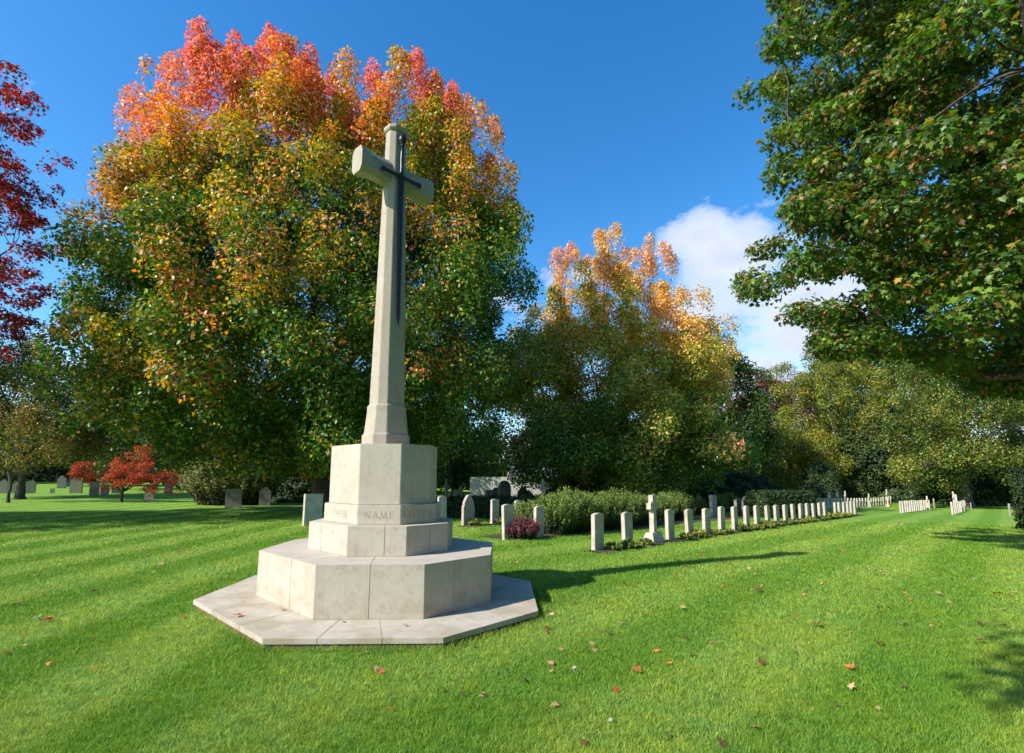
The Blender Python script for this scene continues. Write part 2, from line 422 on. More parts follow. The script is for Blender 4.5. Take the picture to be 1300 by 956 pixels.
tag(root, 'tall pale stone war memorial cross with a bronze sword, on stepped octagonal base', 'memorial cross')
def ring_blocks(name, off, z0, z1, cuts, gap=.0022, bev=.003, inner=None):
    """An octagonal course laid in blocks: every face is cut at the given fractions, blocks meet with hairline joints."""
    P = octo(off); bm = bmesh.new(); marks = []
    for k in range(8):
        for t in cuts[k % len(cuts)]: marks.append((k + t))
    marks = sorted(marks); n = len(marks)
    def at(s):
        k = int(s) % 8; t = s - int(s); a = P[k]; b2 = P[(k + 1) % 8]
        return (a[0] + (b2[0] - a[0]) * t, a[1] + (b2[1] - a[1]) * t)
    q = inner if inner is not None else .0
    for m_ in range(n):
        s0 = marks[m_]; s1 = marks[(m_ + 1) % n]; s1 += 8 if s1 <= s0 else 0
        pts = [at(s0)] + [P[k % 8] for k in range(int(s0) + 1, int(math.ceil(s1)))] + [at(s1)]
        pts = [p for i_, p in enumerate(pts) if i_ == 0 or math.hypot(p[0] - pts[i_ - 1][0], p[1] - pts[i_ - 1][1]) > 1e-4]
        inn = [(p[0] * q, p[1] * q) for p in (pts[-1], pts[0])] if q else [(0, 0)]
        poly = pts + inn
        cx = sum(p[0] for p in poly) / len(poly); cy = sum(p[1] for p in poly) / len(poly)
        a = Vector(pts[0]); e = Vector(pts[-1]); na = Vector((-a.y, a.x)).normalized(); ne = Vector((e.y, -e.x)).normalized()
        sh = []
        for p in poly:
            v = Vector(p)
            if (v - a).length < 1e-4 or (q and (v - a * q).length < 1e-4): v = v + na * gap / 2
            elif (v - e).length < 1e-4 or (q and (v - e * q).length < 1e-4): v = v + ne * gap / 2
            sh.append((v.x, v.y))
        prism(bm, sh, z0, z1)
    bevel(bm, bev)
    return bobj(name, bm, M['portland'], root)
ft = bmesh.new(); prism(ft, octo(OFF[0], grow=-.014), -.25, .047); foot = bobj('footing', ft, M['footing'], root)
def core(off, z0, z1, nm, par):     # mortar behind the joints
    b_ = bmesh.new(); prism(b_, octo(off, grow=-.007), z0, z1); return bobj(nm, b_, M['mortar'], par)
lv1 = ring_blocks('platform', OFF[0], .046, ZS[1], [(.33, .72), (.3, .66), (.4, .8), (.5,)], inner=.42)
core(OFF[0], .050, ZS[1] - .006, 'mortar_bed', lv1)
for o_s in (foot, lv1): o_s.location = (-.06, -.03, 0)
lv2 = ring_blocks('lower_step', OFF[1], ZS[1] + .001, ZS[2], [(.62,), (.5,), (.42,), (.5,)], inner=.35)
core(OFF[1], ZS[1] + .004, ZS[2] - .006, 'mortar_bed', lv2)
lv3 = ring_blocks('upper_step', OFF[2], ZS[2] + .001, ZS[3], [(.35,), (.63,), (.55,), (.5,)], inner=.3)
core(OFF[2], ZS[2] + .004, ZS[3] - .006, 'mortar_bed', lv3)
bm = bmesh.new(); prism(bm, octo(OFF[3]), ZS[3] + .001, ZS[4]); bevel(bm, .006); lv4 = bobj('inscribed_course', bm, M['portland'], root)
bm = bmesh.new(); prism(bm, octo(OFF[4]), ZS[4] + .001, ZS[5]); bevel(bm, .006); lv5 = bobj('pedestal', bm, M['portland'], root)

# engraved roman capitals
T_, t_, S_ = .15, .07, .06
def seg(x0, y0, x1, y1, w):
    dx, dy = x1 - x0, y1 - y0; L = math.hypot(dx, dy) or 1; nx_, ny_ = -dy / L * w / 2, dx / L * w / 2
    return [(x0 + nx_, y0 + ny_), (x0 - nx_, y0 - ny_), (x1 - nx_, y1 - ny_), (x1 + nx_, y1 + ny_)]
def ser(x, y, w=.3): return [(x - w / 2, y - .025), (x + w / 2, y - .025), (x + w / 2, y + .025), (x - w / 2, y + .025)]
def arc(cx, cy, r, a0_, a1_, w, n=7):
    o = []
    for i_ in range(n):
        p = R(a0_ + (a1_ - a0_) * i_ / n); q = R(a0_ + (a1_ - a0_) * (i_ + 1.04) / n)
        o.append(seg(cx + r * math.cos(p), cy + r * math.sin(p), cx + r * math.cos(q), cy + r * math.sin(q), w))
    return o
LET = {
 'T': (.8, [seg(.4, 0, .4, 1, T_), seg(.03, .965, .77, .965, t_), seg(.03, .99, .03, .86, S_), seg(.77, .99, .77, .86, S_), ser(.4, .02)]),
 'H': (.9, [seg(.17, 0, .17, 1, T_), seg(.73, 0, .73, 1, T_), seg(.17, .52, .73, .52, t_), ser(.17, .02), ser(.17, .98), ser(.73, .02), ser(.73, .98)]),
 'E': (.7, [seg(.17, 0, .17, 1, T_), seg(.05, .965, .6, .965, t_), seg(.05, .035, .64, .035, t_), seg(.17, .52, .52, .52, t_), seg(.6, .99, .6, .85, S_), seg(.64, 0, .64, .16, S_), seg(.52, .45, .52, .59, S_)]),
 'I': (.34, [seg(.17, 0, .17, 1, T_), ser(.17, .02), ser(.17, .98)]),
 'R': (.78, [seg(.17, 0, .17, 1, T_), ser(.17, .02), ser(.12, .98, .2), seg(.17, .965, .4, .965, t_), seg(.17, .5, .4, .5, t_), *arc(.38, .732, .232, 90, -90, .11), seg(.36, .5, .74, .02, T_ * .9)]),
 'N': (.92, [seg(.14, 0, .14, 1, t_), seg(.78, 0, .78, 1, t_), seg(.12, .98, .78, .02, T_), ser(.14, .02, .24), ser(.08, .98, .16), ser(.78, .98, .24)]),
 'A': (.84, [seg(.06, 0, .42, 1, t_), seg(.42, 1, .78, 0, T_), seg(.2, .36, .64, .36, t_), ser(.06, .02, .22), ser(.78, .02, .26)]),
 'M': (1.06, [seg(.1, 0, .2, 1, t_), seg(.2, 1, .53, .05, T_), seg(.53, .05, .84, 1, t_), seg(.84, 1, .95, 0, T_), ser(.1, .02, .22), ser(.95, .02, .26)]),
 'L': (.66, [seg(.17, 0, .17, 1, T_), ser(.17, .98), seg(.05, .035, .6, .035, t_), seg(.6, 0, .6, .17, S_)]),
 'V': (.84, [seg(.06, 1, .42, 0, T_), seg(.42, 0, .78, 1, t_), ser(.06, .98, .26), ser(.78, .98, .22)]),
}
def inscribe(word, k, h=.088, zc=(ZS[3] + ZS[4]) / 2):
    P = octo(OFF[3]); a = Vector(P[k]); b_ = Vector(P[(k + 1) % 8]); d = (b_ - a).normalized(); n_ = Vector((d.y, -d.x))
    w = sum(LET[c_][0] for c_ in word) * h + (len(word) - 1) * .16 * h; c0 = (a + b_) / 2 - d * w / 2; bm = bmesh.new(); x = 0
    for c_ in word:
        for q_i, poly in enumerate(LET[c_][1]):
            eps = .0009 + .00012 * q_i
            vs = []
            for (lx, ly) in poly:
                p = c0 + d * (x + lx * h) + n_ * eps
                vs.append(bm.verts.new((p.x, p.y, zc - h / 2 + ly * h)))
            bm.faces.new(vs)
        x += (LET[c_][0] + .16) * h
    bobj('inscription', bm, M['engraved'], lv4)
inscribe('THEIR', 0); inscribe('NAME', 1, .092); inscribe('LIVETH', 2)

# shaft, arms, cap in the frame u (along the arms), w (out of the sword face)
uu = Vector((math.cos(U), math.sin(U), 0)); ww = Vector((uu.y, -uu.x, 0))
def oct_uv(hu, hw, cu, cw, z):
    q = [(-hu, -hw + cw), (-hu + cu, -hw), (hu - cu, -hw), (hu, -hw + cw), (hu, hw - cw), (hu - cu, hw), (-hu + cu, hw), (-hu, hw - cw)]
    return [(uu * a + ww * -b_ + Vector((0, 0, z)))[:] for a, b_ in q]
SB = (.218, .204); ST = (.140, .120)      # half sizes at foot and head of the shaft
bm = bmesh.new()
z0 = ZS[5] + .001
def sh(k, z, ch=.095): return oct_uv(SB[0] * k, SB[1] * k, ch * k, ch * k, z)
loft(bm, [sh(1.36, z0), sh(1.36, z0 + .155), sh(1.25, z0 + .175), sh(1.13, z0 + .46), sh(1.125, z0 + .47), sh(1.125, z0 + .56), sh(1.02, z0 + .585)])
bevel(bm, .006, 2, 25)
bobj('shaft_base', bm, M['shaftstone'], root)
bm = bmesh.new()
rings = []
for t in np.linspace(0, 1, 9):
    z = z0 + .58 + (6.79 - z0 - .58) * t; e = t + .10 * math.sin(t * math.pi)
    rings.append(oct_uv(SB[0] + (ST[0] - SB[0]) * t, SB[1] + (ST[1] - SB[1]) * t, .092 - .03 * t, .092 - .03 * t, z))
loft(bm, rings); bevel(bm, .005, 2, 25); bobj('shaft', bm, M['shaftstone'], root)
bm = bmesh.new()
loft(bm, [oct_uv(ST[0] + .01, ST[1] + .01, .065, .065, 6.791), oct_uv(ST[0] + .03, ST[1] + .03, .07, .07, 6.82), oct_uv(ST[0] + .03, ST[1] + .03, .07, .07, 6.865), oct_uv(ST[0] - .03, ST[1] - .03, .055, .055, 6.91)])
bevel(bm, .004, 1, 25); bobj('cap', bm, M['shaftstone'], root)
ZA = 6.09
for sgn in (-1, 1):
    bm = bmesh.new(); rings = []
    for t, hv, hw in ((.09, .215, .104), (.2, .187, .108), (.35, .178, .118), (.5, .184, .128), (.63, .197, .140)):
        q = [(-hv, -hw + .05), (-hv + .085, -hw), (hv - .085, -hw), (hv, -hw + .05), (hv, hw - .05), (hv - .085, hw), (-hv + .085, hw), (-hv, hw - .05)]
        rings.append([(uu * (sgn * t) + ww * b_ + Vector((0, 0, ZA + a)))[:] for a, b_ in q])
    loft(bm, rings); bmesh.ops.recalc_face_normals(bm, faces=bm.faces); bevel(bm, .005, 2, 30)
    bobj('arm', bm, M['shaftstone'], root)

# bronze sword, point down, on brackets in front of the shaft
def sw(a, d, z): return (uu * a + ww * d + Vector((0, 0, z)))[:]
def dface(z):     # how far the shaft face stands out at height z
    t = (z - z0 - .58) / (6.79 - z0 - .58); return SB[1] + (ST[1] - SB[1]) * t
bm = bmesh.new(); zb0, zb1 = 3.72, 6.0; rings = []
for z, w_, d_ in ((zb0, .004, .003), (zb0 + .16, .030, .010), (4.6, .040, .013), (zb1, .050, .016)):
    o_ = dface(z) + .035
    rings.append([sw(-w_, o_, z), sw(-w_ * .3, o_ - d_, z), sw(w_ * .3, o_ - d_, z), sw(w_, o_, z), sw(w_ * .3, o_ + d_, z), sw(-w_ * .3, o_ + d_, z)])
loft(bm, rings); bmesh.ops.recalc_face_normals(bm, faces=bm.faces); sword = bobj('sword', bm, M['bronze'], root)
def lathe_sw(bm, prof, o_, n=14):
    loft(bm, [[sw(r_ * math.cos(a), o_ + r_ * math.sin(a), z) for a in [2 * math.pi * i_ / n for i_ in range(n)]] for z, r_ in prof])
o_ = dface(6.1) + .045
bm = bmesh.new(); lathe_sw(bm, [(6.05, .026), (6.10, .033), (6.16, .024), (6.3, .030), (6.42, .026), (6.53, .022)], o_); bmesh.ops.recalc_face_normals(bm, faces=bm.faces); bobj('grip', bm, M['bronze'], sword, True)
bm = bmesh.new(); lathe_sw(bm, [(6.50, .02), (6.53, .034), (6.56, .026), (6.58, .05), (6.63, .062), (6.68, .05), (6.71, .026), (6.73, .008)], o_); bmesh.ops.recalc_face_normals(bm, faces=bm.faces); bobj('pommel', bm, M['bronze'], sword, True)
bm = bmesh.new(); rings = []
for a, hh in ((-.345, .030), (-.335, .046), (-.29, .046), (-.27, .026), (-.06, .026), (-.04, .045), (.04, .045), (.06, .026), (.27, .026), (.29, .046), (.335, .046), (.345, .030)):
    rings.append([(uu * a + ww * (o_ + .026 * math.cos(p)) + Vector((0, 0, 6.03 + hh * math.sin(p))))[:] for p in [2 * math.pi * i_ / 8 for i_ in range(8)]])
loft(bm, rings); bmesh.ops.recalc_face_normals(bm, faces=bm.faces); bobj('crossguard', bm, M['bronze'], sword, True)
for z in (4.3, 5.4, 6.30):
    bm = bmesh.new(); d0 = dface(z) - .01
    loft(bm, [[sw(-.012, d0, z - .012), sw(.012, d0, z - .012), sw(.012, d0, z + .012), sw(-.012, d0, z + .012)], [sw(-.012, d0 + .035, z - .012), sw(.012, d0 + .035, z - .012), sw(.012, d0 + .035, z + .012), sw(-.012, d0 + .035, z + .012)]])
    bmesh.ops.recalc_face_normals(bm, faces=bm.faces); bobj('bracket', bm, M['bronze'], sword)

# ------------------------------------------------------------------ headstones
def slab_mesh(name, w, h, t, rise=.032, m_='headstone', style='war', bev=.006):
    """Upright slab: x across the face, y through it. style: war (shallow curved top), gothic, round, shoulder, flat."""
    pts = [(-w / 2, -.12)]
    if style == 'war':
        pts += [(-w / 2, h - rise)] + [(w / 2 * x, h - rise * x * x) for x in np.linspace(-.92, .92, 9)] + [(w / 2, h - rise)]
    elif style == 'round':
        pts += [(w / 2 * -math.cos(a), h - w / 2 + w / 2 * math.sin(a)) for a in np.linspace(0, math.pi, 13)]
    elif style == 'gothic':
        pts += [(-w / 2, h * .62), (-w / 2 * .86, h * .66), (-w / 2 * .86, h * .74)] + [(w / 2 * x, h - .33 * h * abs(x) ** 1.6) for x in np.linspace(-.8, .8, 9)] + [(w / 2 * .86, h * .74), (w / 2 * .86, h * .66), (w / 2, h * .62)]
    elif style == 'shoulder':
        pts += [(-w / 2, h * .8), (-w / 2 * .7, h * .82)] + [(w / 2 * .68 * x, h - .15 * h * x * x) for x in np.linspace(-1, 1, 7)] + [(w / 2 * .7, h * .82), (w / 2, h * .8)]
    else:
        pts += [(-w / 2, h), (w / 2, h)]
    pts += [(w / 2, -.12)]
    bm = bmesh.new(); a = [bm.verts.new((x, -t / 2, z)) for x, z in pts]; b_ = [bm.verts.new((x, t / 2, z)) for x, z in pts]; n = len(pts)
    bm.faces.new(a); bm.faces.new(b_[::-1])
    for i_ in range(n): bm.faces.new((a[(i_ + 1) % n], a[i_], b_[i_], b_[(i_ + 1) % n]))
    bmesh.ops.recalc_face_normals(bm, faces=bm.faces); bevel(bm, bev, 2, 40)
    me = bpy.data.meshes.new(name); bm.to_mesh(me); bm.free(); me.materials.append(M[m_]); return me
FACE = R(46)          # the width of each war grave slab lies along its row
war_me = slab_mesh('headstone', .35, .82, .10)
def headstone(p, label, group, h=1., rz=FACE, me=None, cat='headstone', s=None, tilt=None):
    o = bpy.data.objects.new('headstone', me or war_me); link(o); o.location = p
    g = np.random.default_rng(int(abs(p[0] * 97 + p[1] * 31)) + 5)
    tl = g.normal(size=3) * R(.9)
    o.rotation_euler = (tl[0], tl[1], rz + tl[2] * 1.6)
    o.scale = (s or 1., 1., h * (1 + g.normal() * .012)) if s is None else (s, s, h)
    tag(o, label, cat, group); return o
# front row
A0 = gp(759, 700); ADIR = Vector((math.cos(R(46.6)), math.sin(R(46.6))))
def on_row(p0, d, px):
    k = (px - CX) / F
    lo, hi = -5., 120.
    def fx(t):
        x, y = p0[0] + d[0] * t, p0[1] + d[1] * t; z = float(slope(x, y)) - H
        dep = y * math.cos(PITCH) + z * math.sin(PITCH); return x / dep - k
    for _ in range(50):
        mid = (lo + hi) / 2
        if fx(mid) < 0: lo = mid
        else: hi = mid
    x, y = p0[0] + d[0] * lo, p0[1] + d[1] * lo
    return Vector((x, y, float(slope(x, y)))), lo
rowA = [759, 797, 851, 876, 897, 916.5, 933.5, 948.5, 962, 975.5, 987, 998, 1008, 1017.5, 1026, 1034, 1041.3, 1048, 1061, 1066.5, 1072, 1077, 1081.5, 1086]
A_pts = []
for n_, px in enumerate(rowA):
    p, t = on_row(A0, ADIR, px); A_pts.append(p)
    if n_ == 0: lab = 'pale war grave headstone standing nearest in the front row, grass on its near side'
    elif n_ == 1: lab = 'pale war grave headstone just before the small stone cross in the front row'
    elif n_ == 2: lab = 'pale war grave headstone just beyond the small stone cross in the front row'
    elif n_ == len(rowA) - 1: lab = 'last and farthest pale war grave headstone of the long front row'
    else: lab = '%s pale war grave headstone beyond the small stone cross in the front row' % ORD[n_ - 2].capitalize()
    headstone(p, lab, 'war grave headstones in the front row', 1.0)
# small wheel-head cross in the row
pc, tc = on_row(A0, ADIR, 830)
sc = empty('cross_headstone', pc, R(46)); tag(sc, 'small wheel-headed stone cross on a tapered plinth in the front row', 'stone cross')
bm = bmesh.new(); loft(bm, [[(-.30, -.17, -.08), (.30, -.17, -.08), (.30, .17, -.08), (-.30, .17, -.08)], [(-.30, -.17, .02), (.30, -.17, .02), (.30, .17, .02), (-.30, .17, .02)], [(-.22, -.10, .27), (.22, -.10, .27), (.22, .10, .27), (-.22, .10, .27)]]); bevel(bm, .008); bobj('plinth', bm, M['headstone'], sc)
bm = bmesh.new()
pr = [(-.085, .271), (-.07, .82), (-.085, .86), (-.20, .84), (-.20, 1.0), (-.085, .98), (-.095, 1.2), (.095, 1.2), (.085, .98), (.20, 1.0), (.20, .84), (.085, .86), (.07, .82), (.085, .271)]
a = [bm.verts.new((x, -.065, z)) for x, z in pr]; b_ = [bm.verts.new((x, .065, z)) for x, z in pr]; bm.faces.new(a); bm.faces.new(b_[::-1])
for i_ in range(len(pr)): bm.faces.new((a[i_], b_[i_], b_[(i_ + 1) % len(pr)], a[(i_ + 1) % len(pr)]))
bmesh.ops.recalc_face_normals(bm, faces=bm.faces); bevel(bm, .006, 1, 30); bobj('cross_shaft', bm, M['headstone'], sc)
bm = bmesh.new(); nn_ = 24
for rA, rB in ((.125, .165),):
    for i_ in range(nn_):
        p, q = 2 * math.pi * i_ / nn_, 2 * math.pi * (i_ + 1) / nn_
        vs = [bm.verts.new((r_ * math.cos(a_), y_, .92 + r_ * math.sin(a_))) for y_ in (-.045, .045) for r_, a_ in ((rA, p), (rB, p), (rB, q), (rA, q))]
        for fi in ((0, 1, 2, 3), (7, 6, 5, 4), (1, 5, 6, 2), (0, 3, 7, 4)): bm.faces.new([vs[x] for x in fi])
bmesh.ops.remove_doubles(bm, verts=bm.verts, dist=1e-4); bmesh.ops.recalc_face_normals(bm, faces=bm.faces); bobj('wheel_ring', bm, M['headstone'], sc)

# rows behind and beyond
for px, py, h, lab in ((645, 685, 1.10, 'pale war grave headstone beside the low purple heather plant'), (684, 682.5, 1.02, 'pale war grave headstone half hidden by the rosemary, right of the purple heather'),
                       (628, 666, 1.1, 'pale war grave headstone between the gothic headstone and the rosemary bush'), (658, 665, 1.05, 'pale war grave headstone with its right side behind the small rosemary bush'),
                       (561, 664, 1.2, 'pale headstone showing just behind the right edge of the cross pedestal')):
    headstone(gp(px, py), lab, 'war grave headstones behind the memorial cross', h)
headstone(gp(594, 668), 'pinkish gothic headstone with shouldered pointed top behind the memorial cross', None, 1., FACE, slab_mesh('headstone', .50, 1.06, .12, m_='pinkstone', style='gothic'))
def row_between(pa, pb, n, what, group, skip=()):
    for k in range(n):
        if k in skip: continue
        q = pa.lerp(pb, k / (n - 1)); q.z = float(slope(q.x, q.y))
        lab = ('%s pale headstone from the left end of %s' % ('first' if k == 0 else ORD[k] if k < len(ORD) else 'last', what)).capitalize()
        if k == n - 1: lab = 'Right-hand end headstone of %s' % what
        headstone(q, lab, group, 1.)
row_between(px_at(1034, 42), px_at(1127, 54), 26, 'the far row against the trees', 'war grave headstones in the far row')
row_between(px_at(1138, 35.8), px_at(1174.5, 45), 15, 'the short row in mid lawn', 'war grave headstones in the short middle row')
row_between(px_at(1203, 34.5), px_at(1219.5, 44), 9, 'the rightmost short row', 'war grave headstones in the rightmost row')
def tall_cross(p, h, lab, w=.5):
    o = empty('cross_headstone', p, R(46)); tag(o, lab, 'stone cross', 'small stone crosses among the graves')
    bm = bmesh.new(); box(bm, -.22, .22, -.15, .15, -.1, .2); bevel(bm, .008); bobj('plinth', bm, M['headstone'], o)
    bm = bmesh.new(); pr = [(-.07, .201), (-.055, h * .66), (-w / 2, h * .66), (-w / 2, h * .78), (-.055, h * .78), (-.06, h), (.06, h), (.055, h * .78), (w / 2, h * .78), (w / 2, h * .66), (.055, h * .66), (.07, .201)]
    a = [bm.verts.new((x, -.05, z)) for x, z in pr]; b_ = [bm.verts.new((x, .05, z)) for x, z in pr]; bm.faces.new(a); bm.faces.new(b_[::-1])
    for i_ in range(len(pr)): bm.faces.new((a[i_], b_[i_], b_[(i_ + 1) % len(pr)], a[(i_ + 1) % len(pr)]))
    bmesh.ops.recalc_face_normals(bm, faces=bm.faces); bobj('cross_shaft', bm, M['headstone'], o)
for px, Y_, h, lab in ((1060, 40, 1.55, 'tallest thin stone cross rising behind the far end of the front row'), (1099.5, 46, 1.25, 'white stone cross halfway along the far row of headstones'),
                       (1122.5, 50, 1.65, 'tall white stone cross at the right end of the far row'), (1172.5, 43, 1.15, 'small cross at the right end of the short middle row'),
                       (1206, 41, 1.55, 'left one of two tall white memorials behind the rightmost short row'), (1049.5, 44, 1.3, 'slim stone cross left of the tallest one in the far row'),
                       (1070, 47, 1.45, 'brownish slim cross right of the tallest one near the far hedge')):
    tall_cross(px_at(px, Y_), h, lab)
old = {k: slab_mesh('headstone', w, h, t, m_=mm, style=st) for k, (w, h, t, mm, st) in {
    'round': (.6, .95, .12, 'oldstone', 'round'), 'shoulder': (.62, 1.05, .12, 'slatestone', 'shoulder'), 'flat': (.6, .8, .14, 'oldstone', 'flat'),
    'gothic': (.62, 1.25, .13, 'oldstone', 'gothic'), 'low': (.8, .62, .2, 'slatestone', 'round'), 'pale': (.6, 1.02, .14, 'headstone', 'flat')}.items()}
OG = 'old civilian headstones'
for px, py, k, rz, s, lab, Yo in (
    (396, 667, 'pale', 46, 1.02, 'large square-topped headstone standing just left of the memorial cross', None),
    (296, 645.5, 'flat', 20, 1.25, 'square dark headstone before the left half of the big round bush', None),
    (336, 642, 'shoulder', 20, 1.0, 'dark headstone before the right half of the big round bush', None),
    (189, 637.5, 'round', 15, .95, 'round-topped dark headstone standing right under the red maple shrub', None),
    (245, 629, 'low', 10, 1.1, 'low rounded headstone between the red maple shrub and the round bush', None),
    (378, 632, 'low', 15, .9, 'low brown headstone far back near the big tree trunk', None),
    (354, 629, 'shoulder', 18, .9, 'grey headstone at the right end of the big round bush', None),
    (119, 630, 'pale', 62, 1.1, 'narrow sunlit headstone edge at the left foot of the red maple shrub', None),
    (132, 630, 'pale', 62, .95, 'second sunlit headstone edge below the red maple shrub', None),
    (78, 620, 'shoulder', 20, 1.3, 'dark headstone far left with a small white stone beside it', None),
    (100, 614, 'round', 20, 1.5, 'round dark headstone far left, right of the shouldered one', None),
    (70, 614, 'flat', 20, .55, 'small bright white stone beside the dark headstone far left', None),
    (42, 612, 'round', 25, 1.2, 'round headstone behind the slender tree at far left', None),
    (25, 611, 'flat', 25, 1.1, 'square headstone behind the slender tree at far left', None),
    (8, 610, 'gothic', 25, 1.0, 'pointed headstone at the left border of the view', None),
    (150, 616, 'round', 30, 1.0, 'rounded headstone seen under the branches of the red maple shrub', None),
    (217, 618, 'gothic', 30, 1.0, 'pointed grey headstone far back right of the red maple shrub', None),
    (582, 636, 'pale', 46, 1.05, 'pale square headstone on the bright grass behind the cross pedestal', 31),
    (575, 634, 'round', 40, 1.0, 'dim round headstone at the left of the pale square one', 37),
    (624, 634, 'flat', 35, 1.35, 'dark square headstone before the white boarded building', 34),
    (630, 636, 'shoulder', 35, 1.2, 'grey shouldered headstone in front of the dark square one', 31),
    (640, 634, 'round', 50, 1.75, 'tall round-headed olive headstone before the white boarded building', 31),
    (652, 634, 'low', 35, 1.1, 'low rounded headstone right of the tall round-headed one', 31),
    (664, 634, 'shoulder', 30, 1.25, 'grey shouldered headstone at the right corner of the white building', 34),
    (672, 634, 'round', 30, 1.0, 'dark rounded headstone under the tree right of the white building', 36),
    (1274.5, 652, 'round', 46, .85, 'lone weathered round headstone on the lawn near the right hedge', 34),
    (1181, 646, 'gothic', 46, .75, 'brownish narrow headstone standing alone right of the short middle row', 45),
    (1209, 640, 'pale', 46, 1.3, 'right one of two tall white memorials behind the rightmost short row', 43),
    (884, 640, 'shoulder', 40, .95, 'grey headstone seen between yellow-green shrubs behind the front row', 32),
    (903, 640, 'pale', 46, 1.05, 'pale headstone showing between two shrubs behind the front row', 27),
    (935, 640, 'flat', 40, 1.1, 'left one of three grey headstones before the dark clipped hedge', 28),
    (943, 640, 'shoulder', 40, 1.0, 'middle one of three grey headstones before the dark clipped hedge', 28),
    (950, 640, 'gothic', 40, 1.0, 'right one of three grey headstones before the dark clipped hedge', 29),
    (1227, 640, 'round', 46, .6, 'tiny pale stone in the dark shade right of the rightmost short row', 46),
    (1031, 640, 'pale', 46, 1.0, 'pale slim headstone right of the end of the clipped hedge', 38)):
    p = px_at(px, Yo) if Yo else gp(px, py)
    if p.y > 60 or p.y < 0: p = px_at(px, 46)
    headstone(p, lab, OG, s, R(rz), old[k], s=s)
o = px_at(567, 33); tall_cross(o, 1.7, 'thin pale stone cross on the grass right behind the pedestal', .42)
tall_cross(px_at(689, 27), 1.75, 'slim pale stone cross poking above the rosemary bushes', .4)

# soil border under the front row and the row behind
def bed(name, pts, w0, w1, label):
    V, n = [], len(pts)
    for i_, p in enumerate(pts):
        q = pts[min(i_ + 1, n - 1)] - pts[max(i_ - 1, 0)]; q = Vector((q.x, q.y)).normalized(); s_ = Vector((q.y, -q.x))
        a = w0 + .07 * math.sin(i_ * 2.3) + random.uniform(-.04, .04); b2 = w1 + .06 * math.sin(i_ * 1.7 + 1) + random.uniform(-.04, .04)
        for d_, up in ((a, .006), (0, .045), (-b2, .006)):
            x, y = p.x + s_.x * d_, p.y + s_.y * d_; V.append((x, y, float(slope(x, y)) + up))
    Fq = [(3 * i_ + k, 3 * i_ + 3 + k, 3 * i_ + 4 + k, 3 * i_ + 1 + k) for i_ in range(n - 1) for k in (0, 1)]
    o = nobj(name, V, Fq, M['soil'], None, True); tag(o, label, None, None, 'structure'); return o
def line(p, q, step=.35):
    n = max(2, int((q - p).length / step)); return [p.lerp(q, i_ / n) for i_ in range(n + 1)]
d3 = Vector((ADIR.x, ADIR.y, 0))
bed('soil_border', line(A0 - d3 * .25, A_pts[-1] + d3 * .4), .36, .16, 'narrow soil border under the front row of headstones')
B0 = gp(640, 686)
bed('soil_border', line(B0 + d3 * .15, B0 + d3 * 28), .3, 1.1, 'soil border under the rosemary bushes')
C0 = gp(586, 669)
bed('soil_border', line(C0, C0 + d3 * 5), .4, .2, 'soil border under the gothic headstone')

# ------------------------------------------------------------------ shrubs
def shrub_mesh(name, rx, ry, h, n_shoot, per, leaf, colf, seed, up=1., core_=True):
    """Upright shoots set with small leaves, dome-shaped as a whole."""
    g = np.random.default_rng(seed)
    th = g.uniform(0, 2 * math.pi, n_shoot); r = np.sqrt(g.uniform(0, 1, n_shoot)); bx_, by_ = np.cos(th) * r * rx * .75, np.sin(th) * r * ry * .75
    top = h * (1 - .30 * r ** 2.5) * g.uniform(.55, 1.22, n_shoot)
    tx = bx_ * (1 + .45 / up) + g.normal(size=n_shoot) * .05; ty = by_ * (1 + .45 / up) + g.normal(size=n_shoot) * .05
    t = g.uniform(.0, 1., (n_shoot, per)) ** .75
    P = np.stack([bx_[:, None] + (tx - bx_)[:, None] * t, by_[:, None] + (ty - by_)[:, None] * t, top[:, None] * t], -1).reshape(-1, 3)
    P += g.normal(size=P.shape) * np.array([.020, .020, .02]) * (h / .9)
    outd = np.stack([np.repeat(tx, per), np.repeat(ty, per), np.zeros(n_shoot * per)], 1)
    Nr = unit(g.normal(size=P.shape) * .7 + unit(outd) * .5 + np.array([0, 0, .2]))
    cols = colf(P, t.ravel(), g, np.repeat(np.arange(n_shoot), per))
    V, Fc, CC = leaves(P, Nr, leaf * g.uniform(.7, 1.3, len(P)), cols, RHOMB, -.9, g)
    return nmesh(name, V, Fc, M['needle'], CC)
def shrub(name, label, cat, p, me, s=(1, 1, 1), rz=0, group=None, stems=(.4, .4, .5)):
    o = empty(name, p, rz); tag(o, label, cat, group); o.scale = s
    link(bpy.data.objects.new('foliage', me), o)
    g = np.random.default_rng(int(p[0] * 13 + p[1] * 7) % 999 + 3); paths = []
    for _ in range(16):
        a = g.uniform(0, 6.28); r_ = g.uniform(.05, .6)
        paths.append((bez((g.normal() * .07, g.normal() * .07, -.05), (math.cos(a) * r_ * stems[0], math.sin(a) * r_ * stems[1], stems[2]), n=5, rg=g), np.linspace(.012, .005, 5)))
    v_, f_ = tubes(paths, 5); nobj('stem', v_, f_, M['bark'], None, True, parent=o); return o
def rosemary_col(P, t, g, sid):
    base = np.array([.035, .07, .022]); tip = np.array([.23, .31, .06]); k = np.clip((t - .35) * 1.7, 0, 1)[:, None] * g.uniform(.4, 1, (len(t), 1))
    return jit(base + (tip - base) * k, g, .2)
def heather_col(P, t, g, sid):
    base = np.array([.06, .07, .03]); tip = np.array([.22, .06, .075]); k = np.clip((t - .35) * 1.7, 0, 1)[:, None]; return jit(base + (tip - base) * k, g, .2)
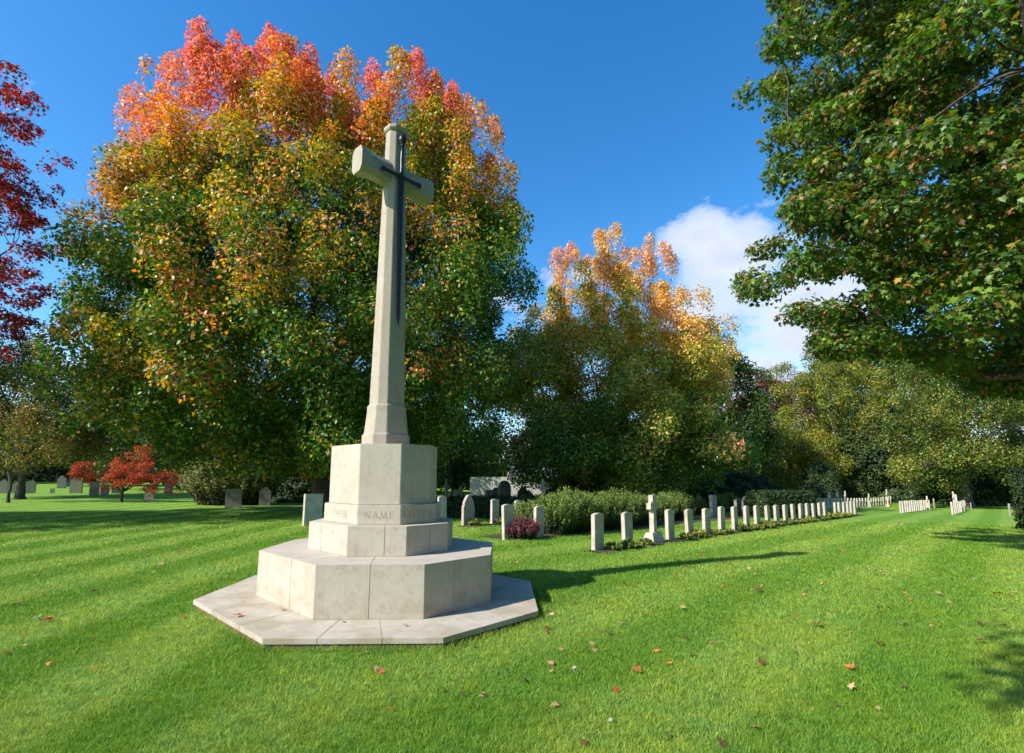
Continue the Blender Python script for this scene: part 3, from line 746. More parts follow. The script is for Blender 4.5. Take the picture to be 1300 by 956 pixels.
def olive_col(P, t, g, sid):
    base = np.array([.06, .06, .025]); tip = np.array([.24, .26, .08]); k = np.clip((t - .3) * 1.4, 0, 1)[:, None]; return jit(base + (tip - base) * k, g, .25)
def ygreen_col(P, t, g, sid):
    base = np.array([.07, .11, .03]); tip = np.array([.30, .33, .06]); k = np.clip(t, 0, 1)[:, None]; return jit(base + (tip - base) * k, g, .2)
ros = [shrub_mesh('rosemary_foliage', .75, .75, 1.12, 330, 85, .05, rosemary_col, s_) for s_ in (3, 4, 5)]
RG = 'rosemary bushes behind the front row'
rp = [(667, 682, .62, .8), (702, 684, .98, 1.02), (722, 682, 1.0, 1.12), (744, 680, 1., 1.02), (764, 678, 1., 1.05), (784, 676, 1., 1.12), (803, 673, 1., 1.02), (818, 671, .9, .95), (839, 668, .9, .98),
      (851, 666, .9, 1.05), (862, 664, .9, 1.08), (889, 660, .5, .85), (913, 657, .75, .95), (926, 655, .8, 1.05)]
names_ = ['small rosemary bush right beside the purple heather plant', 'full rosemary bush left end of the thick run, by the half hidden headstone', 'tall rosemary bush with bright upright tips, third from the left end',
          'rosemary bush behind the nearest headstone, on its left', 'rosemary bush directly behind the nearest headstone of the front row', 'rosemary bush between the two nearest headstones', 'rosemary bush behind the second headstone',
          'rosemary bush just left of the small stone cross', 'rosemary bush just right of the small stone cross', 'dark rosemary bush behind the headstone beyond the cross', 'tall dark rosemary bush right of the small stone cross',
          'small yellow-green bush standing apart behind the front row', 'low rosemary bush left of three grey headstones', 'last rosemary bush before the dark clipped hedge']
for k, ((px, py, s_, h_), nm) in enumerate(zip(rp, names_)):
    p = gp(px, py - 6); shrub('rosemary_bush', nm, 'bush', p, ros[k % 3], (s_ * .95, s_ * .95, h_ * .9), k * 1.3, RG)
hea = shrub_mesh('heather_foliage', .42, .42, .48, 260, 60, .03, heather_col, 8)
shrub('heather_plant', 'low purple-red heather plant between two pale headstones', 'shrub', gp(662, 684), hea, (1.15, 1.15, 1.05), 0, None, (.3, .3, .3))
# low plants at the feet of the headstones
lowg = [shrub_mesh('bedding_foliage', .25, .25, .25, 60, 26, .06, ygreen_col, 20 + s_, .6) for s_ in range(3)]
lowd = [shrub_mesh('bedding_foliage', .25, .25, .22, 60, 26, .06, rosemary_col, 30 + s_, .6) for s_ in range(2)]
PG = 'small plants at the feet of the headstones'
for k, (px, dt, me, s_, lab) in enumerate(((770, .15, lowd[0], 1.0, 'spreading dark green plant at the foot of the nearest headstone'), (786, .25, lowd[1], 1.15, 'leafy green plant before the second headstone'),
        (797, .25, lowg[2], .75, 'twiggy green plant climbing the second headstone'), (811, .2, lowg[1], .85, 'pale spiky plant between the second headstone and the small cross'), (862, .2, lowg[0], .95, 'bright green plant beyond the small cross and first headstone'),
        (886, .2, lowd[0], .7, 'small dark plant fourth along the soil border'), (905, .2, lowd[1], .8, 'small dark plant fifth along the soil border'), (941, .2, lowd[0], .9, 'dark plant midway along the soil border'),
        (955, .2, lowg[1], .8, 'green tuft midway along the soil border'), (969, .2, lowd[1], .95, 'green plant in the middle of the front row'), (1003, .2, lowg[2], .9, 'light green tuft in the far half of the soil border'),
        (1012, .2, lowd[1], 1.1, 'dark bushy plant in the far half of the soil border'), (1021, .2, lowg[0], 1., 'green tuft farther along the soil border'), (1032, .2, lowd[0], 1.1, 'dark plant near the far end of the soil border'),
        (1055, .2, lowg[1], 1.4, 'tall green plant in the gap near the far end of the row'))):
    p, t = on_row(A0, ADIR, px); n_ = Vector((ADIR.y, -ADIR.x)); q = Vector((p.x + n_.x * dt, p.y + n_.y * dt, p.z))
    shrub('bedding_plant', lab, 'plant', q, me, (s_ * .62, s_ * .62, s_ * .7), k, PG, (.2, .2, .15))
for k in range(3, 21):
    p = A_pts[k]; n_ = Vector((ADIR.y, -ADIR.x)); dt = random.uniform(.14, .24); al = random.uniform(.1, .5)
    q = Vector((p.x + n_.x * dt + ADIR.x * al, p.y + n_.y * dt + ADIR.y * al, p.z)); s_ = random.uniform(.6, 1.05)
    shrub('bedding_plant', 'low leafy plant just past the %s headstone beyond the small cross' % ORD[k - 2], 'plant', q, (lowd + lowg)[k % 5], (s_, s_, s_ * random.uniform(.7, 1.2)), k * 1.7, PG, (.2, .2, .15))
for px, py, s_, lab in ((600, 668, .9, 'pale green plant at the foot of the gothic headstone'), (637, 666, .9, 'green plant right of the headstone beyond the gothic one')):
    shrub('bedding_plant', lab, 'plant', gp(px, py), lowg[0], (s_, s_, s_), 0, PG, (.2, .2, .15))
# big round bush at the left
bigb = shrub_mesh('broom_foliage', 2.6, 1.9, 2.75, 1500, 60, .10, olive_col, 12, .75)
shrub('round_bush', 'large round brownish-green bush behind two dark headstones', 'bush', px_at(298, 31.), bigb, (.95, .95, .98), 0, None, (2, 1.6, 1.8))

# ------------------------------------------------------------------ clipped hedges, yews
def leafy_solid(name, label, cat, p, kind, dims, n, leaf, cols, seed, rz=0., group=None, rough=.06):
    """A dense evergreen body: dark inner growth with leaves over its whole surface."""
    g = np.random.default_rng(seed); o = empty(name, p, rz); tag(o, label, cat, group); a, b_, h = dims
    if kind == 'box':
        areas = np.array([2 * a * h, 2 * a * h, 2 * b_ * h, 2 * b_ * h, 4 * a * b_]); f_ = g.choice(5, n, p=areas / areas.sum()); u_, v_ = g.uniform(-1, 1, n), g.uniform(0, 1, n); P = np.zeros((n, 3)); Nn = np.zeros((n, 3))
        for k, (sx, sy) in enumerate(((0, -1), (0, 1), (-1, 0), (1, 0))):
            s_ = f_ == k; P[s_] = np.stack([np.where(sx == 0, u_[s_] * a, sx * a), np.where(sy == 0, u_[s_] * b_, sy * b_), v_[s_] * h], 1); Nn[s_] = (sx, sy, .1)
        s_ = f_ == 4; P[s_] = np.stack([u_[s_] * a, (v_[s_] * 2 - 1) * b_, np.full(s_.sum(), h)], 1); Nn[s_] = (0, 0, 1)
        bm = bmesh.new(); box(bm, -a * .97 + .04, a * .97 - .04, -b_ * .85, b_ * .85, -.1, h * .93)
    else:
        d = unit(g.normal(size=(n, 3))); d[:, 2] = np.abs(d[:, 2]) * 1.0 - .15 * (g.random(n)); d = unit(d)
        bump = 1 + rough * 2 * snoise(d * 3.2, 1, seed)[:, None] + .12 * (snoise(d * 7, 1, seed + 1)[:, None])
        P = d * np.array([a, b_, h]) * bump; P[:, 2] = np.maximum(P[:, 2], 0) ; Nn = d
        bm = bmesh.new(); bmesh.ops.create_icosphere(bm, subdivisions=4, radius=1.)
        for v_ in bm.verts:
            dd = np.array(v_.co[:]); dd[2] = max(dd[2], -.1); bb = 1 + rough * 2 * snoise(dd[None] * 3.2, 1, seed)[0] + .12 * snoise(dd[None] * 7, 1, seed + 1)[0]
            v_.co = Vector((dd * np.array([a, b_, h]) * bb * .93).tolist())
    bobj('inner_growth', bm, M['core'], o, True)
    P = P + Nn * g.normal(size=(n, 1)) * leaf * .5 + g.normal(size=P.shape) * leaf * .4
    Nr = unit(Nn + g.normal(size=P.shape) * .6 + np.array([0, 0, .3]))
    c = jit(pick(cols, n, g) * (1 + .25 * snoise(P, 1.6, seed)[:, None]), g, .2)
    V, Fc, CC = leaves(P, Nr, leaf * g.uniform(.7, 1.3, n), c, RHOMB, .2, g)
    nobj('foliage', V, Fc, M['needle'], CC, parent=o); return o
YEW = pal((.035, .07, .02), (.05, .09, .025), (.025, .05, .015))
YEWL = pal((.075, .115, .03), (.10, .14, .035), (.05, .085, .022))
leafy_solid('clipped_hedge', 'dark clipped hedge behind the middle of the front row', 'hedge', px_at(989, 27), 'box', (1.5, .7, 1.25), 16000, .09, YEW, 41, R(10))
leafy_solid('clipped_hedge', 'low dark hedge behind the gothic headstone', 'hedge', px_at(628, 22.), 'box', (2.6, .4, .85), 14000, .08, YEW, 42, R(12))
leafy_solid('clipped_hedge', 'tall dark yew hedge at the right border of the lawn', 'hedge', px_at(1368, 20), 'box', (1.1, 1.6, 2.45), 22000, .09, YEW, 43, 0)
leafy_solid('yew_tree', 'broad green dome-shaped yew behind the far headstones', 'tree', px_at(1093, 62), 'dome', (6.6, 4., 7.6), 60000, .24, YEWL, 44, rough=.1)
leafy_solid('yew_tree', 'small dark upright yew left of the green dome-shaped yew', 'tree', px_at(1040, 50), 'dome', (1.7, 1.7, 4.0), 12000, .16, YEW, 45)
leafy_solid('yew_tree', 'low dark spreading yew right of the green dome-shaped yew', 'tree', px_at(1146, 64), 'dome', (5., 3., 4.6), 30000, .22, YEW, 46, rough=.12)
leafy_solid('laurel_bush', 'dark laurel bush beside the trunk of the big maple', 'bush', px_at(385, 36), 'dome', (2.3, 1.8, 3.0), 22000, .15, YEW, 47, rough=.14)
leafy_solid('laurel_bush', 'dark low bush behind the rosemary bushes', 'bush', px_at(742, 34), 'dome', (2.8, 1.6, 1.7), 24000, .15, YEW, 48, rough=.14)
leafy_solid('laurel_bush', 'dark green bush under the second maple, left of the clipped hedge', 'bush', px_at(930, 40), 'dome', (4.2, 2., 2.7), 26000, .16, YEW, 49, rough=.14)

# ------------------------------------------------------------------ trees
def big_maple_col(P, C, idx, g, ins):
    hC = (C[:, 2] - 2) / 22.; nz = snoise(C, .35, 71); nz2 = snoise(C, .9, 72)
    hot = np.interp(hC, [.1, .3, .45, .6, .74, .9], [.0, .05, .13, .30, .64, .95]) + .15 * nz + .13 * nz2 + g.normal(size=len(C)) * .15
    left = np.clip((-C[:, 0] - 5.5) / 4, 0, 1) * np.clip((hC - .38) * 4, 0, 1)
    hot = np.maximum(hot, .72 * left)
    h = hot[idx] + g.normal(size=len(idx)) * .11; h = h + .22 * np.clip(.25 - ins, -.3, .3) * 2
    spot = ((g.random(len(C)) < .17) & (hC > .12))[idx] & (g.random(len(idx)) < .6)
    w = np.zeros((len(idx), 5))
    w[:, 0] = np.clip(1.15 - h * 1.8, 0, 1); w[:, 1] = np.exp(-((h - .38) / .18) ** 2) * .5; w[:, 2] = np.exp(-((h - .50) / .19) ** 2) * .85
    w[:, 3] = np.exp(-((h - .78) / .2) ** 2); w[:, 4] = np.clip((h - .72) * 3.4, 0, 1.4); w += 1e-4
    w[spot] = (0.25, .15, .4, .7, .3)
    return jit(blend_cols(w, [GREEN * 1.85, YGREEN * 1.1, YEL, pal((.80, .33, .08), (.78, .26, .09), (.80, .38, .12)), PNK], g, len(idx)), g)
MP = px_at(388, 24.5)
tree('maple_tree', 'huge maple turning from green to yellow, orange and pink behind the memorial cross', 'tree', MP,
     [(0, 0, 9.0, 9.3, 8.5, 7.2), (-3.0, 0, 15.4, 6.4, 5.8, 7.2), (-1.6, 0, 18.0, 4.4, 4.4, 4.6), (5.0, .5, 14.8, 5.0, 5.2, 7.2), (-5.8, 0, 12.0, 4.2, 4.8, 5.8), (6.6, 0, 11.4, 3.9, 5.0, 6.4), (0, -1, 5.6, 9.2, 7.6, 3.8), (1., 0, 16.0, 4.4, 4, 5.4)],
     .5, 3.6, big_maple_col, 1500, 310, .95, .168, 7, 14, 330, spike=.9, inner=.22, zmin=1.9, trunk_off=(.8, .5), fringe=.08)
def maple2_col(P, C, idx, g, ins):
    hC = (C[:, 2] - 2) / 18.; nz = snoise(C, .45, 81); nz2 = snoise(C, 1.0, 82)
    hot = np.interp(hC, [.05, .25, .42, .6, .8], [.06, .26, .38, .52, .78]) + .14 * nz + g.normal(size=len(C)) * .07; h = hot[idx] + g.normal(size=len(idx)) * .09
    spot = ((nz2 > 1.0) & (g.random(len(C)) < .5))[idx] & (g.random(len(idx)) < .6)
    w = np.zeros((len(idx), 5))
    w[:, 0] = np.clip(1 - h * 3.6, 0, 1); w[:, 1] = np.exp(-((h - .30) / .15) ** 2); w[:, 2] = np.exp(-((h - .50) / .2) ** 2) * 1.1
    w[:, 3] = np.exp(-((h - .72) / .2) ** 2); w[:, 4] = np.clip((h - .8) * 3, 0, .8); w += 1e-4
    w[spot] = (0, .1, .2, .7, .4)
    return jit(blend_cols(w, [GREEN * 1.9, YGREEN * 1.5, pal((.80, .55, .10), (.72, .56, .12), (.86, .54, .14)), pal((.90, .46, .20), (.88, .38, .20), (.90, .52, .22)), pal((.90, .36, .30), (.88, .30, .24))], g, len(idx)), g)
tree('maple_tree', 'smaller maple with thin orange top and green skirt, right of the memorial cross', 'tree', px_at(772, 33.5),
     [(0, 0, 6.6, 8.2, 6, 5.4), (.6, 0, 11.0, 5.0, 4.6, 5.6), (3.8, 0, 10.0, 4.4, 4.2, 4.2), (.2, 0, 14.2, 4.8, 3.4, 4.3), (-4.2, 0, 8.6, 3.8, 3.4, 3.8), (0, -1, 4.0, 8.8, 6, 2.8)],
     .38, 3., maple2_col, 820, 290, .9, .17, 17, 12, 330, spike=.35, inner=.2, zmin=1.0, fringe=.1, keep=lambda p: p[2] < 12.5 or snoise(p[None], 1.1, 5)[0] > -.15)
def flatcol(pals, wts, k=.5, seed=1, patch=.5):
    def f_(P, C, idx, g, ins):
        n = len(idx); nz = (.6 * snoise(C, k, seed) + .55 * g.normal(size=len(C)))[idx]; vp = (1 + .16 * g.normal(size=len(C)))[idx][:, None].clip(.5, 1.6); w = np.tile(np.array(wts, float), (n, 1)); w[:, 0] *= np.clip(1 - patch * nz, .05, 3)
        if w.shape[1] > 1: w[:, -1] *= np.clip(1 + patch * 1.6 * nz, .02, 4)
        return jit(blend_cols(w, pals, g, n) * vp, g)
    return f_
# crimson maple at the left border
tree('red_maple_tree', 'crimson-leaved maple reaching in over the left border', 'tree', Vector((-23.7, 17.4, 0)),
     [(0, 0, 10.5, 6.9, 5.5, 4.6), (2.6, -1.0, 13.4, 4.6, 4, 4.0), (2.5, 0, 7.6, 4.6, 4, 2.6)],
     .32, 2.8, flatcol([CRM * .85, pal((.5, .06, .05), (.45, .05, .04)), pal((.22, .03, .02), (.16, .05, .02)), pal((.05, .08, .02), (.08, .09, .02))], [1., .3, .45, .25], .5, 91, .4), 280, 150, .55, .15, 27, 10, 230, tmpl=TRIL, flat=.42, inner=.2, gap=.45, fringe=.2)
# near sycamore at the right
def syc_col(P, C, idx, g, ins):
    n = len(idx); nz = snoise(C, .8, 101)[idx]; w = np.zeros((n, 5)); w[:, 0] = 1; w[:, 1] = .30 + .25 * np.clip(nz, 0, 1); w[:, 2] = .05 + .18 * np.clip(nz - .5, 0, 1); w[:, 3] = .12 + .22 * np.clip(-nz, 0, 1); w[:, 4] = .02
    return jit(blend_cols(w, [pal((.07, .15, .020), (.10, .19, .026), (.055, .11, .018)), pal((.16, .25, .035), (.20, .28, .04)), YEL * .75, BRN * 1.6, ORG * .6], g, n), g)
SY = Vector((12.5, 10.9, float(slope(12.5, 10.9))))
tree('sycamore_tree', 'near sycamore with large green leaves filling the upper right', 'tree', SY,
     [(.6, 0, 9.4, 6.2, 5.4, 4.4), (-3.0, -.6, 6.5, 4.1, 4.0, 2.2), (-1.2, 0, 13.8, 5.2, 5.0, 4.0), (2.5, 0, 12.5, 5.2, 5.0, 4.6), (2, 0, 5.9, 6.2, 5.0, 2.1)],
     .42, 2.6, syc_col, 1080, 290, .62, .104, 37, 15, 560, tmpl=LOBED, flat=.55, inner=.25, fringe=.2, gap=.2, zmin=3.5, droop=1.1, noisek=1.3)
# the wood on the far side of the lawn: every tree its own object
yg = flatcol([GREEN * 1.3, YGREEN * .9, YEL * .7], [1., .8, .15], .5, 5, .6)
yg2 = flatcol([GREEN * 1.2, YGREEN * 1.15, YEL * .7], [.2, 1., .3], .5, 25, .5)
dk = flatcol([GREEN * .85, GREEN * 1.1, YGREEN * .6], [1., .6, .12], .5, 6, .5)
cp = flatcol([BRN * 1.1, pal((.20, .05, .04), (.24, .07, .045)), GREEN], [.8, 1., .15], .5, 7, .4)
sy2 = flatcol([GREEN * 1.2, YGREEN * 1.05, pal((.36, .29, .06), (.30, .22, .05), (.27, .27, .06))], [1.2, .7, .4], .55, 8, 1.0)
def L3(r, h, z0_=1.2, sq=1.):
    return [(0, 0, z0_ + h * .42, r, r * .8, h * .42), (-r * .35, 0, z0_ + h * .62, r * .62, r * .6, h * .36), (r * .36, 0, z0_ + h * .55, r * .62, r * .6, h * .34)]
FW = 'trees of the far wood'
tree('sycamore_tree', 'broad yellow-green sycamore behind the rightmost headstones', 'tree', px_at(1222, 48), [(0, 0, 7.6, 7.0, 6, 7.0), (5.5, 0, 7.4, 6.2, 5, 7.0), (1, 0, 13, 6, 5, 5), (-2.6, -1, 5.2, 4.4, 4, 3.8), (6, -2, 4.6, 5, 4, 3.4)],
     .5, 3, sy2, 300, 300, 1.05, .19, 51, 9, 100, group=FW, zmin=1.4, gap=.28, noisek=1.1)
tree('sycamore_tree', 'yellowish sycamore rising behind the yew, right of centre', 'tree', px_at(1120, 74), L3(9., 26, .2), .5, 3, yg, 250, 320, 1.4, .25, 52, 8, 70, group=FW, gap=.25)
tree('sycamore_tree', 'olive green tree behind the right end of the lawn', 'tree', px_at(1290, 60), L3(9.5, 19, .2), .5, 3, sy2, 230, 330, 1.4, .23, 53, 8, 70, group=FW, gap=.25)
tree('lime_tree', 'golden-green tree left of the yew behind the far graves', 'tree', px_at(1066, 66), L3(7.6, 20.5, 0), .4, 2.5, yg2, 200, 300, 1.15, .22, 54, 8, 70, group=FW, gap=.25)
tree('copper_beech', 'reddish brown copper beech in the gap beneath the clouds', 'tree', px_at(984, 78), L3(6.6, 19.4, 0), .4, 3, cp, 170, 320, 1.4, .24, 55, 8, 70, group=FW)
tree('lime_tree', 'yellow-green low tree before the copper beech', 'tree', px_at(1008, 60), L3(5.4, 9.5, 0), .3, 2, yg2, 150, 300, 1.1, .20, 56, 7, 60, group=FW)
tree('oak_tree', 'dark green tree against the right flank of the smaller maple', 'tree', px_at(905, 50), [(0, 0, 7, 5.6, 5, 6.6), (-1.8, 0, 12.6, 4.4, 4, 4.8), (1.8, 0, 10, 3.8, 3.6, 4.2)], .4, 3, dk, 200, 210, 1.2, .26, 57, 9, 110, group=FW, zmin=.6)
tree('maple_tree', 'low orange-tinged tree at the right foot of the smaller maple', 'tree', px_at(938, 52), L3(4.6, 8.2, 0), .25, 2, flatcol([GREEN, YGREEN, ORG * .8], [1., .8, .5], .6, 9, .9), 90, 170, 1.0, .24, 58, 7, 60, group=FW)
tree('oak_tree', 'tall dark tree behind the right wood, its top above the others', 'tree', px_at(1130, 92), L3(12, 34, 0), .5, 3, dk, 220, 190, 2.0, .42, 59, 8, 60, group=FW)
tree('oak_tree', 'dark oak low behind the memorial cross, right of its pedestal', 'tree', px_at(578, 66), L3(6, 12, 0), .4, 3, dk, 150, 190, 1.4, .3, 160, 8, 60, group=FW, zmin=1.2)
tree('oak_tree', 'dark tree behind the gap between the two maples', 'tree', px_at(735, 70), L3(7, 12.5, .4), .4, 3, dk, 150, 190, 1.4, .3, 60, 8, 60, group=FW, zmin=2.6)
tree('oak_tree', 'dark tree closing the view behind the smaller maple', 'tree', px_at(835, 66), L3(10, 13, 0), .4, 2, dk, 190, 190, 1.5, .32, 61, 8, 60, group=FW)
tree('oak_tree', 'dark broad tree behind the left part of the huge maple', 'tree', px_at(235, 56), L3(9, 12, .2), .4, 2, dk, 190, 190, 1.4, .3, 62, 8, 60, group=FW)
tree('oak_tree', 'dark tree behind the pedestal of the memorial cross', 'tree', px_at(480, 56), L3(9.5, 13, .0), .4, 2, dk, 190, 190, 1.4, .3, 63, 8, 60, group=FW)
tree('oak_tree', 'dark tree behind the trunk of the huge maple', 'tree', px_at(370, 60), L3(8.5, 10, 0), .4, 2, dk, 170, 190, 1.4, .3, 64, 8, 60, group=FW)
tree('oak_tree', 'dark green tree at the left border under the crimson maple', 'tree', px_at(30, 38), [(0, 0, 7.0, 5.0, 4, 4.2), (-4.2, 0, 8.6, 4.8, 4, 4.6), (3.8, 0, 6.4, 3.4, 3, 3.8)], .28, 2.6, flatcol([GREEN * .9, YGREEN * .6, BRN, ORG * .6], [1., .3, .15, .07], .6, 12, .8), 240, 260, 1.0, .18, 65, 9, 120, group=FW, gap=.1, zmin=2.4)
tree('ash_tree', 'slender tree with thin yellowing foliage at far left', 'tree', px_at(16, 33), [(0, 0, 4.6, 2.6, 2.4, 2.4), (1.2, 0, 3.4, 2.2, 2., 1.4)], .10, 1.4, flatcol([YGREEN * .9, BRN * 1.3, YEL * .6], [1., .6, .2], .8, 13, .5), 80, 90, .6, .13, 66, 7, 60, group=FW, gap=.3)
tree('oak_tree', 'low olive tree between the left border and the huge maple', 'tree', px_at(92, 62), L3(6, 9.5, .6), .3, 2.4, flatcol([GREEN, YGREEN * .8, ORG * .5], [1., .8, .15], .6, 14, .6), 120, 170, 1.2, .26, 67, 8, 60, group=FW, zmin=2.6)
tree('oak_tree', 'far green tree filling the left horizon', 'tree', px_at(-30, 72), L3(11, 13, .2), .3, 2.4, dk, 160, 170, 1.6, .34, 68, 8, 50, group=FW, zmin=2.8)
# scarlet shrub-like maple, low at the left
tree('japanese_maple', 'low bright red spreading maple shrub at the left, beyond the shaded grass', 'tree', px_at(158, 33.5), [(-1.1, 0, 1.7, 1.6, 1.4, .9), (1.9, .2, 1.5, 2.0, 1.6, 1.1), (.3, 0, 2.5, 1.3, 1.2, .8), (-2.2, -.4, 2.0, .9, .8, .45), (1.2, 0, 3.2, .7, .6, .4)],
     .12, .7, flatcol([pal((.55, .10, .045), (.62, .14, .06)), pal((.42, .06, .035), (.5, .09, .04)), pal((.3, .06, .03), (.35, .10, .04))], [1., .8, .4], 1., 15, .4), 120, 120, .38, .085, 69, 10, 90, flat=.5, gap=.5, fringe=.25, noisek=2.)
# trees outside the frame: beeches shading the lawn, then ones added against sky fill
tree('beech_tree', 'beech standing off the left of the lawn, throwing the long shade', 'tree', Vector((-33, 12.5, 0)), L3(7.5, 15, 1.6), .5, 3, dk, 210, 120, 1.3, .28, 70, 8, 60, group='trees around the lawn')
tree('beech_tree', 'beech standing just behind the viewer, shading the near right lawn', 'tree', Vector((-2.45, -4.05, 0)), [(0, 3.6, 8.4, 2.5, 1.3, 1.3), (2.6, 4.1, 8.3, 2.4, 1.2, 1.1), (-1.6, 2.4, 8.6, 1.8, 1.5, 1.4)], .35, 5, dk, 105, 90, .6, .17, 73, 8, 60, group='trees around the lawn', trunk_off=(1.5, -1.5), gap=.55)
for k_, (x_, y_, r_, h_, lab) in enumerate(((15, -8, 6.5, 15, 'unseen beech behind the viewer on the right, added to block sky light'), (3, -17, 7, 16, 'unseen beech far behind the viewer, added to block sky light'), (23, 1.5, 6, 14, 'unseen beech beyond the right border, added to block sky light'))):  # unseen beeches, added to cut the sky fill on the shaded stone faces
    tree('beech_tree', lab, 'tree', Vector((x_, y_, float(slope(x_, y_)))), L3(r_, h_, .6), .5, 3, dk, 130, 110, 1.7, .5, 170 + k_, 8, 30, group='trees around the lawn')

for px_, Y_, rx_, h_, lab in ((-270, 80, 16, 7.5, 'dark hedgerow beyond the left border of the view'), (-60, 84, 16, 6.5, 'long dark hedgerow closing the view at far left'), (150, 82, 15, 6.2, 'dark hedgerow behind the red maple shrub'), (330, 80, 13, 5.6, 'dark hedgerow far behind the round bush'),
                              (520, 82, 14, 6.5, 'dark hedgerow far behind the cross pedestal'), (720, 84, 13, 6., 'dark hedgerow far behind the rosemary bushes'), (900, 86, 14, 6., 'dark hedgerow far behind the clipped hedge'), (1190, 58, 9, 4.6, 'dark hedgerow behind the rightmost headstones'), (1330, 52, 9, 5.2, 'dark hedgerow at the right end of the lawn')):
    leafy_solid('hedgerow', lab, 'hedge', px_at(px_, Y_), 'dome', (rx_, 3., h_), 26000, .34, YEW * 1.15, 700 + px_ , rough=.16, group='hedgerows along the far boundary')
# ------------------------------------------------------------------ white boarded building beyond the graves
bp_ = px_at(645, 53); bl = empty('boarded_building', Vector((bp_.x + .6, bp_.y, bp_.z - .35)), R(-8)); tag(bl, 'white boarded building with slate roof seen under the trees', 'building')
bm = bmesh.new()
for k in range(46):
    x = -4.6 + k * .2; box(bm, x, x + .185, -.02 - .012 * (k % 2), 0.04, -1.2, 2.55)
bobj('wall', bm, M['boards'], bl)
bm = bmesh.new(); box(bm, -4.6, 4.6, .05, 5, -1.2, 2.4); bobj('body', bm, M['boards'], bl)
bm = bmesh.new()
loft(bm, [[(-.6, -.35, 2.5), (-.6, 2.6, 4.3), (-.6, 5.3, 2.5), (-.6, 5.3, 2.38), (-.6, 2.6, 4.18), (-.6, -.35, 2.38)], [(4.9, -.35, 2.5), (4.9, 2.6, 4.3), (4.9, 5.3, 2.5), (4.9, 5.3, 2.38), (4.9, 2.6, 4.18), (4.9, -.35, 2.38)]])
bmesh.ops.recalc_face_normals(bm, faces=bm.faces); bobj('roof', bm, M['roof'], bl)
bm = bmesh.new()
loft(bm, [[(-.68, -.45, 2.36), (-.68, 2.6, 4.2), (-.68, 2.6, 4.42), (-.68, -.45, 2.56)], [(-.6, -.45, 2.36), (-.6, 2.6, 4.2), (-.6, 2.6, 4.42), (-.6, -.45, 2.56)]]); bmesh.ops.recalc_face_normals(bm, faces=bm.faces); bobj('bargeboard', bm, M['barge'], bl)
# iron railing behind the hedge
# ------------------------------------------------------------------ lawn grass
g = np.random.default_rng(99)
def in_step(x, y, grow=.0):
    P = octo(OFF[0], grow=grow); ok = np.ones(len(x), bool)
    for k in range(8):
        a, b_ = P[k], P[(k + 1) % 8]; ok &= ((b_[0] - a[0]) * (y - CR.y + .03 - a[1]) - (b_[1] - a[1]) * (x - CR.x + .06 - a[0])) > 0
    return ok
xs, ys, ws = [], [], []
for y0, y1, dens, wd in ((1.9, 2.6, 9000, 1.), (2.6, 4., 13500, .85), (4., 6., 7800, 1.05), (6., 8.5, 3300, 1.6), (8.5, 12., 1700, 2.1), (12, 17, 760, 3.0), (17, 24, 330, 4.2)):
    hw0 = y1 * 1.04 + 1.3; n = int((y1 - y0) * 2 * hw0 * dens); y = g.uniform(y0, y1, n); x = g.uniform(-hw0, hw0, n); s_ = np.abs(x) < y * 1.04 + .4
    xs.append(x[s_]); ys.append(y[s_]); ws.append(np.full(s_.sum(), wd))
x, y, w = np.concatenate(xs), np.concatenate(ys), np.concatenate(ws)
rowd = np.abs((x - A0.x) * ADIR.y - (y - A0.y) * ADIR.x); ra = (x - A0.x) * ADIR.x + (y - A0.y) * ADIR.y
dl = (x - A0.x) * ADIR.y - (y - A0.y) * ADIR.x
keep = ~in_step(x, y, .012) & ~((ra > -.2) & (dl > -.12) & (dl < .30))
db = (x - B0.x) * ADIR.y - (y - B0.y) * ADIR.x; rb = (x - B0.x) * ADIR.x + (y - B0.y) * ADIR.y; keep &= ~((rb > .1) & (db > -1.05) & (db < .24))
x, y, w = x[keep], y[keep], w[keep]; n = len(x); z = slope(x, y)
tuft = snoise(np.stack([x, y, x * 0], 1), 5.5, 3); h = (.026 + .012 * g.random(n) + .006 * tuft) * (1 + .12 * (w - 1)); edge = in_step(x, y, .10); h = np.where(edge, h * (1 + 1.3 * g.random(n)), h)
a = g.uniform(0, 2 * math.pi, n); wd = .0026 * w * g.uniform(.7, 1.4, n)
lean = g.normal(size=(n, 2)) * .6 * h[:, None] * 1.0
V = np.empty((n, 3, 3)); V[:, 0] = np.stack([x - np.cos(a) * wd, y - np.sin(a) * wd, z - .004], 1); V[:, 1] = np.stack([x + np.cos(a) * wd, y + np.sin(a) * wd, z - .004], 1); V[:, 2] = np.stack([x + lean[:, 0], y + lean[:, 1], z + h], 1)
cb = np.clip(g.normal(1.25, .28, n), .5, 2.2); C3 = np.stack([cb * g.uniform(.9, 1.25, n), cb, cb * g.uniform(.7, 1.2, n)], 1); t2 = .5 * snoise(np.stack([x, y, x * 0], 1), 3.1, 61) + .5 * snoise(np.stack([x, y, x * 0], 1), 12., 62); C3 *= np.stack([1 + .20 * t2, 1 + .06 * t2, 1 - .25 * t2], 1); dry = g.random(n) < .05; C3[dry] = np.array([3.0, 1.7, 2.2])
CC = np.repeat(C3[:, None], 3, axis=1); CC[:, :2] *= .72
gr = nobj('grass', V.reshape(-1, 3), np.arange(n * 3).reshape(-1, 3), M['blade'], CC.reshape(-1, 3)); tag(gr, 'short mown green grass blades', 'grass', None, 'stuff')

